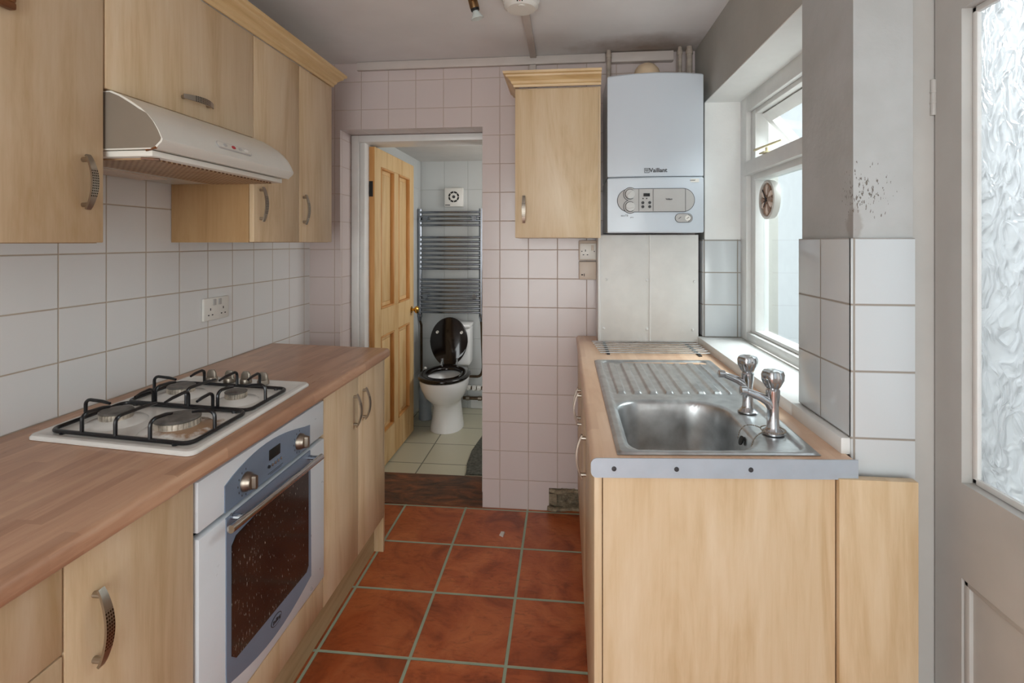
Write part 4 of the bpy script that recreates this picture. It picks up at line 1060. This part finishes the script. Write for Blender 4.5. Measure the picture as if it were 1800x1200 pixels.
# pipes above the boiler and trunking
for x, r, y, lb in ((.218, .011, 2.61, 'painted pipe rising left of the boiler to the ceiling'), (.562, .010, 2.60, 'thin painted pipe rising above the boiler, left of the pair'), (.607, .0145, 2.60, 'thicker painted pipe above the boiler by the corner')):
    mb = MB(); mb.tube([(x, y, 2.155), (x, y, 2.348)], r, 14); mb.tube([(x, y, 2.31), (x, y, 2.33)], r + .003, 14)
    solo('pipe', mb, 'pipe', lb, 'pipe', (x, y, 2.2))
mb = MB(); mb.box(-1.105, .205, 2.646, 2.668, 2.305, 2.348, .002); solo('trunking', mb, 'trunking', 'pale horizontal cable trunking along the top of far wall', 'trunking', (-.45, 2.66, 2.33))
mb = MB(); mb.box(.232, .54, 2.630, 2.668, 2.296, 2.345, .004); solo('batten', mb, 'trunking', 'cracked painted batten on the wall above the boiler', 'batten', (.38, 2.65, 2.32))
mb = MB(); mb.box(-.18, -.148, 2.646, 2.668, 2.17, 2.303, .002); solo('trunking', mb, 'trunking', 'short upright trunking dropping behind the far wall unit', 'trunking', (-.16, 2.66, 2.24))
mb = MB(); mb.box(-.178, -.146, 2.10, 2.645, 2.336, 2.349, .001); solo('trunking', mb, 'trunking', 'trunking on the ceiling running to the smoke alarm', 'trunking', (-.16, 2.4, 2.342))
# smoke alarm
al = thing('smoke_alarm', 'round white smoke alarm on the ceiling', 'smoke alarm', (-.172, 2.03, 2.349))
mb = MB(); mb.lathe([(.073, 0), (.073, -.012), (.070, -.016), (.068, -.030), (.056, -.040), (.001, -.042)], (-.172, 2.03, 2.349), 'Z', 40); part('housing', mb, 'plastic_white', al)
for k in (-1, 0, 1):
    mb = MB(); mb.box(-.172 + k * .009 - .0025, -.172 + k * .009 + .0025, 1.963, 1.972, 2.314, 2.322); part('vent_slot', mb, 'red_print' if k == 0 else 'dark', al)
mb = MB(); mb.lathe([(.014, 0), (.014, -.004), (.001, -.005)], (-.168, 1.995, 2.308), 'Z', 18); part('test_button', mb, 'plastic_white', al)
# ceiling spotlight
sp = thing('ceiling_spotlight', 'bronze ceiling spotlight holder with an unlit reflector bulb', 'spotlight', (-.36, 2.0, 2.349))
mb = MB(); mb.lathe([(.045, 0), (.045, -.008), (.02, -.014), (.001, -.014)], (-.36, 1.93, 2.349), 'Z'); mb.tube([(-.36, 1.93, 2.34), (-.36, 1.945, 2.33), (-.358, 1.985, 2.33)], .006, 10); part('base', mb, 'bronze', sp)
dv = Vector((.10, .06, -.4)).normalized(); c0 = Vector((-.362, 1.985, 2.348))
mb = MB(); mb.lathe([(.001, 0), (.014, 0), (.018, .008), (.0185, .04), (.018, .046), (.001, .046)], c0, dirv=dv, n=24); part('lamp_holder', mb, 'bronze', sp)
mb = MB(); mb.lathe([(.017, .046), (.017, .054), (.012, .055), (.001, .055)], c0, dirv=dv, n=24); part('collar', mb, 'dark', sp)
mb = MB(); mb.lathe([(.010, .054), (.013, .062), (.0185, .072), (.0245, .082), (.0255, .085), (.0235, .086), (.001, .079)], c0, dirv=dv, n=28); part('bulb', mb, plain('bulb_glass', rgb(206, 216, 214), .12), sp)

# ------------------------------------------------------------------ toilet room contents
tl = thing('toilet', 'white toilet with raised black seat lid beyond the doorway', 'toilet', (-.885, 3.8, .004))
TX = -.882
def ell(cx, cy, rx, ry, z, n=40, sq=2.2):
    r = []
    for k in range(n):
        a = 2 * PI * k / n; c_, s_ = math.cos(a), math.sin(a)
        r.append((cx + rx * math.copysign(abs(c_) ** (2 / sq), c_), cy + ry * math.copysign(abs(s_) ** (2 / sq), s_), z))
    return r
mb = MB()
mb.loft([ell(TX, 3.81, .122, .168, .005), ell(TX, 3.81, .120, .165, .03), ell(TX, 3.815, .108, .160, .10), ell(TX, 3.81, .100, .165, .19), ell(TX, 3.79, .112, .19, .225), ell(TX, 3.755, .146, .222, .275), ell(TX, 3.735, .170, .24, .345), ell(TX, 3.73, .176, .245, .385), ell(TX, 3.73, .176, .245, .400),
         ell(TX, 3.73, .150, .215, .402), ell(TX, 3.73, .130, .19, .38), ell(TX, 3.73, .09, .14, .28), ell(TX, 3.75, .04, .06, .22)])
mb.box(TX - .11, TX + .11, 3.93, 4.04, .33, .402, .015)
part('pan', mb, 'ceramic', tl, 50)
mb = MB(); mb.box(-1.0, -.757, 4.055, 4.235, .40, .705, .02, 3); part('cistern', mb, 'ceramic', tl)
mb = MB(); mb.box(-1.006, -.751, 4.048, 4.24, .705, .735, .008, 2); part('cistern_lid', mb, 'ceramic', tl)
mb = MB(); mb.loft([ell(TX, 3.725, .180, .238, .404), ell(TX, 3.725, .188, .246, .412), ell(TX, 3.725, .186, .244, .424), ell(TX, 3.725, .172, .23, .432), ell(TX, 3.722, .125, .168, .430), ell(TX, 3.722, .116, .158, .420), ell(TX, 3.722, .118, .16, .406)], False, False)
part('seat', mb, 'black_gloss', tl, 60)
mb = MB()
def lid(k, s_, y): # egg outline standing up
    a = 2 * PI * k / 44; zc = .60; rz = .19; x = math.sin(a); z = math.cos(a)
    w = .152 * (1 - .10 * (-z if z < 0 else 0))
    return (-.918 + w * s_ * x, y + .055 * (z + 1) * .5, zc + rz * s_ * z)
mb.loft([[lid(k, .97, 3.985) for k in range(44)], [lid(k, 1, 3.990) for k in range(44)], [lid(k, 1, 4.0) for k in range(44)], [lid(k, .97, 4.006) for k in range(44)]])
part('lid', mb, 'black_gloss', tl, 50)
for x in (-1.01, -.815):
    mb = MB(); mb.lathe([(.001, 0), (.011, 0), (.011, -.018), (.001, -.009)], (x, 4.028, .675), 'Y', 16); part('buffer', mb, 'plastic_white', tl)
for x in (-.965, -.845):
    mb = MB(); mb.tube([(x, 3.965, .43), (x, 3.985, .45), (x, 3.985, .475)], .009, 10); part('hinge', mb, 'chrome', tl)
# towel radiator
ra = thing('towel_radiator', 'chrome ladder towel radiator on the wall above the toilet', 'radiator', (-.94, 4.17, .82))
for x in (-1.196, -.682):
    mb = MB(); mb.tube([(x, 4.17, .80), (x, 4.17, 1.665)], .019, 18); part('upright', mb, 'dark_chrome', ra)
zs = [1.637 - .0355 * k for k in range(4)] + [1.43 - .0368 * k for k in range(8)] + [1.083 - .0335 * k for k in range(9)]
for z in zs:
    mb = MB(); mb.tube([(-1.19, 4.158, z), (-.94, 4.145, z), (-.688, 4.158, z)], .0095, 12); part('rail', mb, 'dark_chrome', ra)
for x in (-1.14, -.735):
    for z in (1.585, .945):
        mb = MB(); mb.tube([(x, 4.15, z), (x, 4.248, z)], .011, 10); mb.lathe([(.02, 0), (.02, -.02), (.001, -.02)], (x, 4.15, z), 'Y', 14); part('bracket', mb, 'dark_chrome', ra)
for x in (-1.196, -.682):
    mb = MB(); mb.lathe([(.012, 0), (.015, .02), (.02, .035), (.02, .055), (.014, .06)], (x, 4.17, .74), 'Z', 14); part('valve', mb, 'dark_chrome', ra)
# extractor fan
fn_ = thing('extractor_fan', 'square white extractor fan on the wall over the towel radiator', 'fan', (-.915, 4.24, 1.755))
mb = MB(); mb.box(-1.0, -.842, 4.215, 4.249, 1.685, 1.843, .006); part('cover', mb, 'plastic_white', fn_)
for k in range(8):
    mb = MB(); a0 = 2 * PI * k / 8 + .06; pts = []
    for q in range(6): a = a0 + (2 * PI / 8 - .12) * q / 5; pts.append((-.921 + .046 * math.cos(a), 1.768 + .046 * math.sin(a)))
    for q in range(5, -1, -1): a = a0 + (2 * PI / 8 - .12) * q / 5; pts.append((-.921 + .032 * math.cos(a), 1.768 + .032 * math.sin(a)))
    mb.prism(pts, lambda a, b, t: (a, t, b), 4.2135, 4.2155); part('grille_slot', mb, 'dark', fn_)
mb = MB(); mb.lathe([(.013, 0), (.013, .002), (.001, .002)], (-.921, 4.2155, 1.768), dirv=(0, -1, 0)); part('hub', mb, 'dark_grey', fn_)
mb = MB(); mb.box(-.993, -.952, 4.2138, 4.216, 1.696, 1.703); part('maker_mark', mb, 'dark_grey', fn_)
# brush, mat, pipes
br = thing('toilet_brush', 'toilet brush in grey holder standing left of the toilet', 'toilet brush', (-1.09, 3.95, .004))
mb = MB(); mb.lathe([(.05, 0), (.052, .01), (.046, .2), (.04, .245), (.03, .255), (.001, .255)], (-1.09, 3.95, .005), 'Z'); part('holder', mb, 'brush', br)
mb = MB(); mb.tube([(-1.09, 3.95, .255), (-1.09, 3.95, .40)], [.011, .012], 12); mb.sphere((-1.09, 3.95, .40), .0125); part('brush_handle', mb, 'plastic_white', br)
mb = MB(); pl_ = [(-.585, 3.02), (-.12, 3.02), (-.12, 3.66), (-.58, 3.66), (-.598, 3.5), (-.612, 3.35), (-.605, 3.15)]
mb.prism(pl_, lambda a, b, t: (a, b, t), .0045, .016); solo('bath_mat', mb, 'rug', 'dark grey ribbed bath mat on the pale floor inside the doorway', 'mat', (-.35, 3.3, .005))
mb = MB(); mb.tube([(-.682, 4.17, .742), (-.682, 4.19, .70), (-.672, 4.20, .38)] + bez((-.672, 4.20, .38), (-.672, 4.20, .285), (-.72, 4.205, .28), 6)[1:] + [(-.80, 4.205, .28)], .011, 12); solo('pipe', mb, 'copper_dark', 'dark pipe dropping from right end of towel radiator and turning left', 'pipe', (-.68, 4.2, .3))
mb = MB(); mb.tube([(-1.196, 4.17, .742), (-1.19, 4.19, .70), (-1.19, 4.20, .05)], .010, 12); solo('pipe', mb, 'copper_dark', 'dark pipe dropping from left end of towel radiator', 'pipe', (-1.19, 4.2, .05))
for z, lb in ((.185, 'upper of the two low horizontal pipes right of the toilet, with white valves'), (.10, 'lower of the two horizontal pipes right of the toilet')):
    pp = thing('pipe', lb, 'pipe', (-.6, 4.2, z))
    mb = MB(); mb.tube([(-.84, 4.205, z), (.30, 4.205, z)], .013, 12); part('run', mb, 'copper_dark', pp)
    if z > .15:
        for x in (-.79, -.745, -.705):
            mb = MB(); mb.tube([(x - .016, 4.205, z), (x + .016, 4.205, z)], .021, 12); mb.tube([(x, 4.205, z), (x, 4.17, z)], .011, 10); part('valve', mb, 'plastic_white', pp)
    else:
        for x in (-.80, -.70):
            mb = MB(); mb.tube([(x - .014, 4.205, z), (x + .014, 4.205, z)], .019, 12); part('coupling', mb, 'nickel', pp)
mb = MB(); mb.box(-.78, .34, 4.236, 4.249, .005, .085, .003); struct('baseboard_toilet', mb, 'white_paint')
# scrap of paint on the tiles
mb = MB(); mb.hexa([(-.31, 2.42, .001), (-.29, 2.405, .001), (-.285, 2.45, .001), (-.305, 2.455, .001), (-.308, 2.422, .003), (-.292, 2.41, .004), (-.288, 2.446, .006), (-.303, 2.452, .003)])
solo('paint_flake', mb, 'plastic_white', 'small white flake lying on the terracotta floor near the far wall', 'flake', (-.30, 2.43, 0), smooth=0)

# ------------------------------------------------------------------ light, sky, camera
W = bpy.data.worlds.new('World'); bpy.context.scene.world = W; W.use_nodes = True
nt = W.node_tree; bg = nt.nodes['Background']
tc = nt.nodes.new('ShaderNodeTexCoord'); sx = nt.nodes.new('ShaderNodeSeparateXYZ'); nt.links.new(tc.outputs['Generated'], sx.inputs[0])
rp = nt.nodes.new('ShaderNodeValToRGB'); nt.links.new(sx.outputs[2], rp.inputs[0])
rp.color_ramp.elements[0].position = .0; rp.color_ramp.elements[0].color = (.91, .95, .96, 1)
rp.color_ramp.elements[1].position = .6; rp.color_ramp.elements[1].color = (.90, .96, .99, 1)
nt.links.new(rp.outputs[0], bg.inputs[0]); bg.inputs[1].default_value = 1.9
def area(name, loc, rot, sx_, sy_, power, col=(1, 1, 1)):
    l = bpy.data.lights.new(name, 'AREA'); l.shape = 'RECTANGLE'; l.size = sx_; l.size_y = sy_; l.energy = power; l.color = col
    o = bpy.data.objects.new(name, l); C.objects.link(o); o.location = loc; o.rotation_euler = rot
    return o
area('rear_fill_lamp', (-.2, -1.88, 1.25), (math.radians(90), 0, 0), 1.55, 1.7, 18, (.95, 1.0, .98))  # added fill lamp behind the camera to brighten the kitchen
area('daylight_yard', (1.9, 2.0, 2.75), (0, math.radians(50), 0), 1.4, 1.4, 70, (.94, .99, 1.0))
area('toilet_fill_lamp', (.33, 3.6, 1.5), (0, math.radians(90), 0), .8, .8, 6, (1.0, 1.0, .98))  # added lamp inside the toilet room, its wall has no window

cam = bpy.data.cameras.new('camera'); co = bpy.data.objects.new('camera', cam); C.objects.link(co)
th = math.atan(93 / 905)
co.location = (0, 0, 1.388); co.rotation_euler = (PI / 2, 0, th)
cam.sensor_width = 36; cam.lens = 905 / 1800 * 36; cam.shift_y = -174 / 1800; cam.clip_start = .02
sc = bpy.context.scene; sc.camera = co
sc.view_settings.view_transform = 'Standard'; sc.view_settings.look = 'None'; sc.view_settings.gamma = 1; sc.view_settings.exposure = .76
sc.view_settings.use_curve_mapping = False
sc.cycles.max_bounces = 10; sc.cycles.diffuse_bounces = 6; sc.cycles.transparent_max_bounces = 12
sc.cycles.use_denoising = True; sc.cycles.sample_clamp_indirect = 6
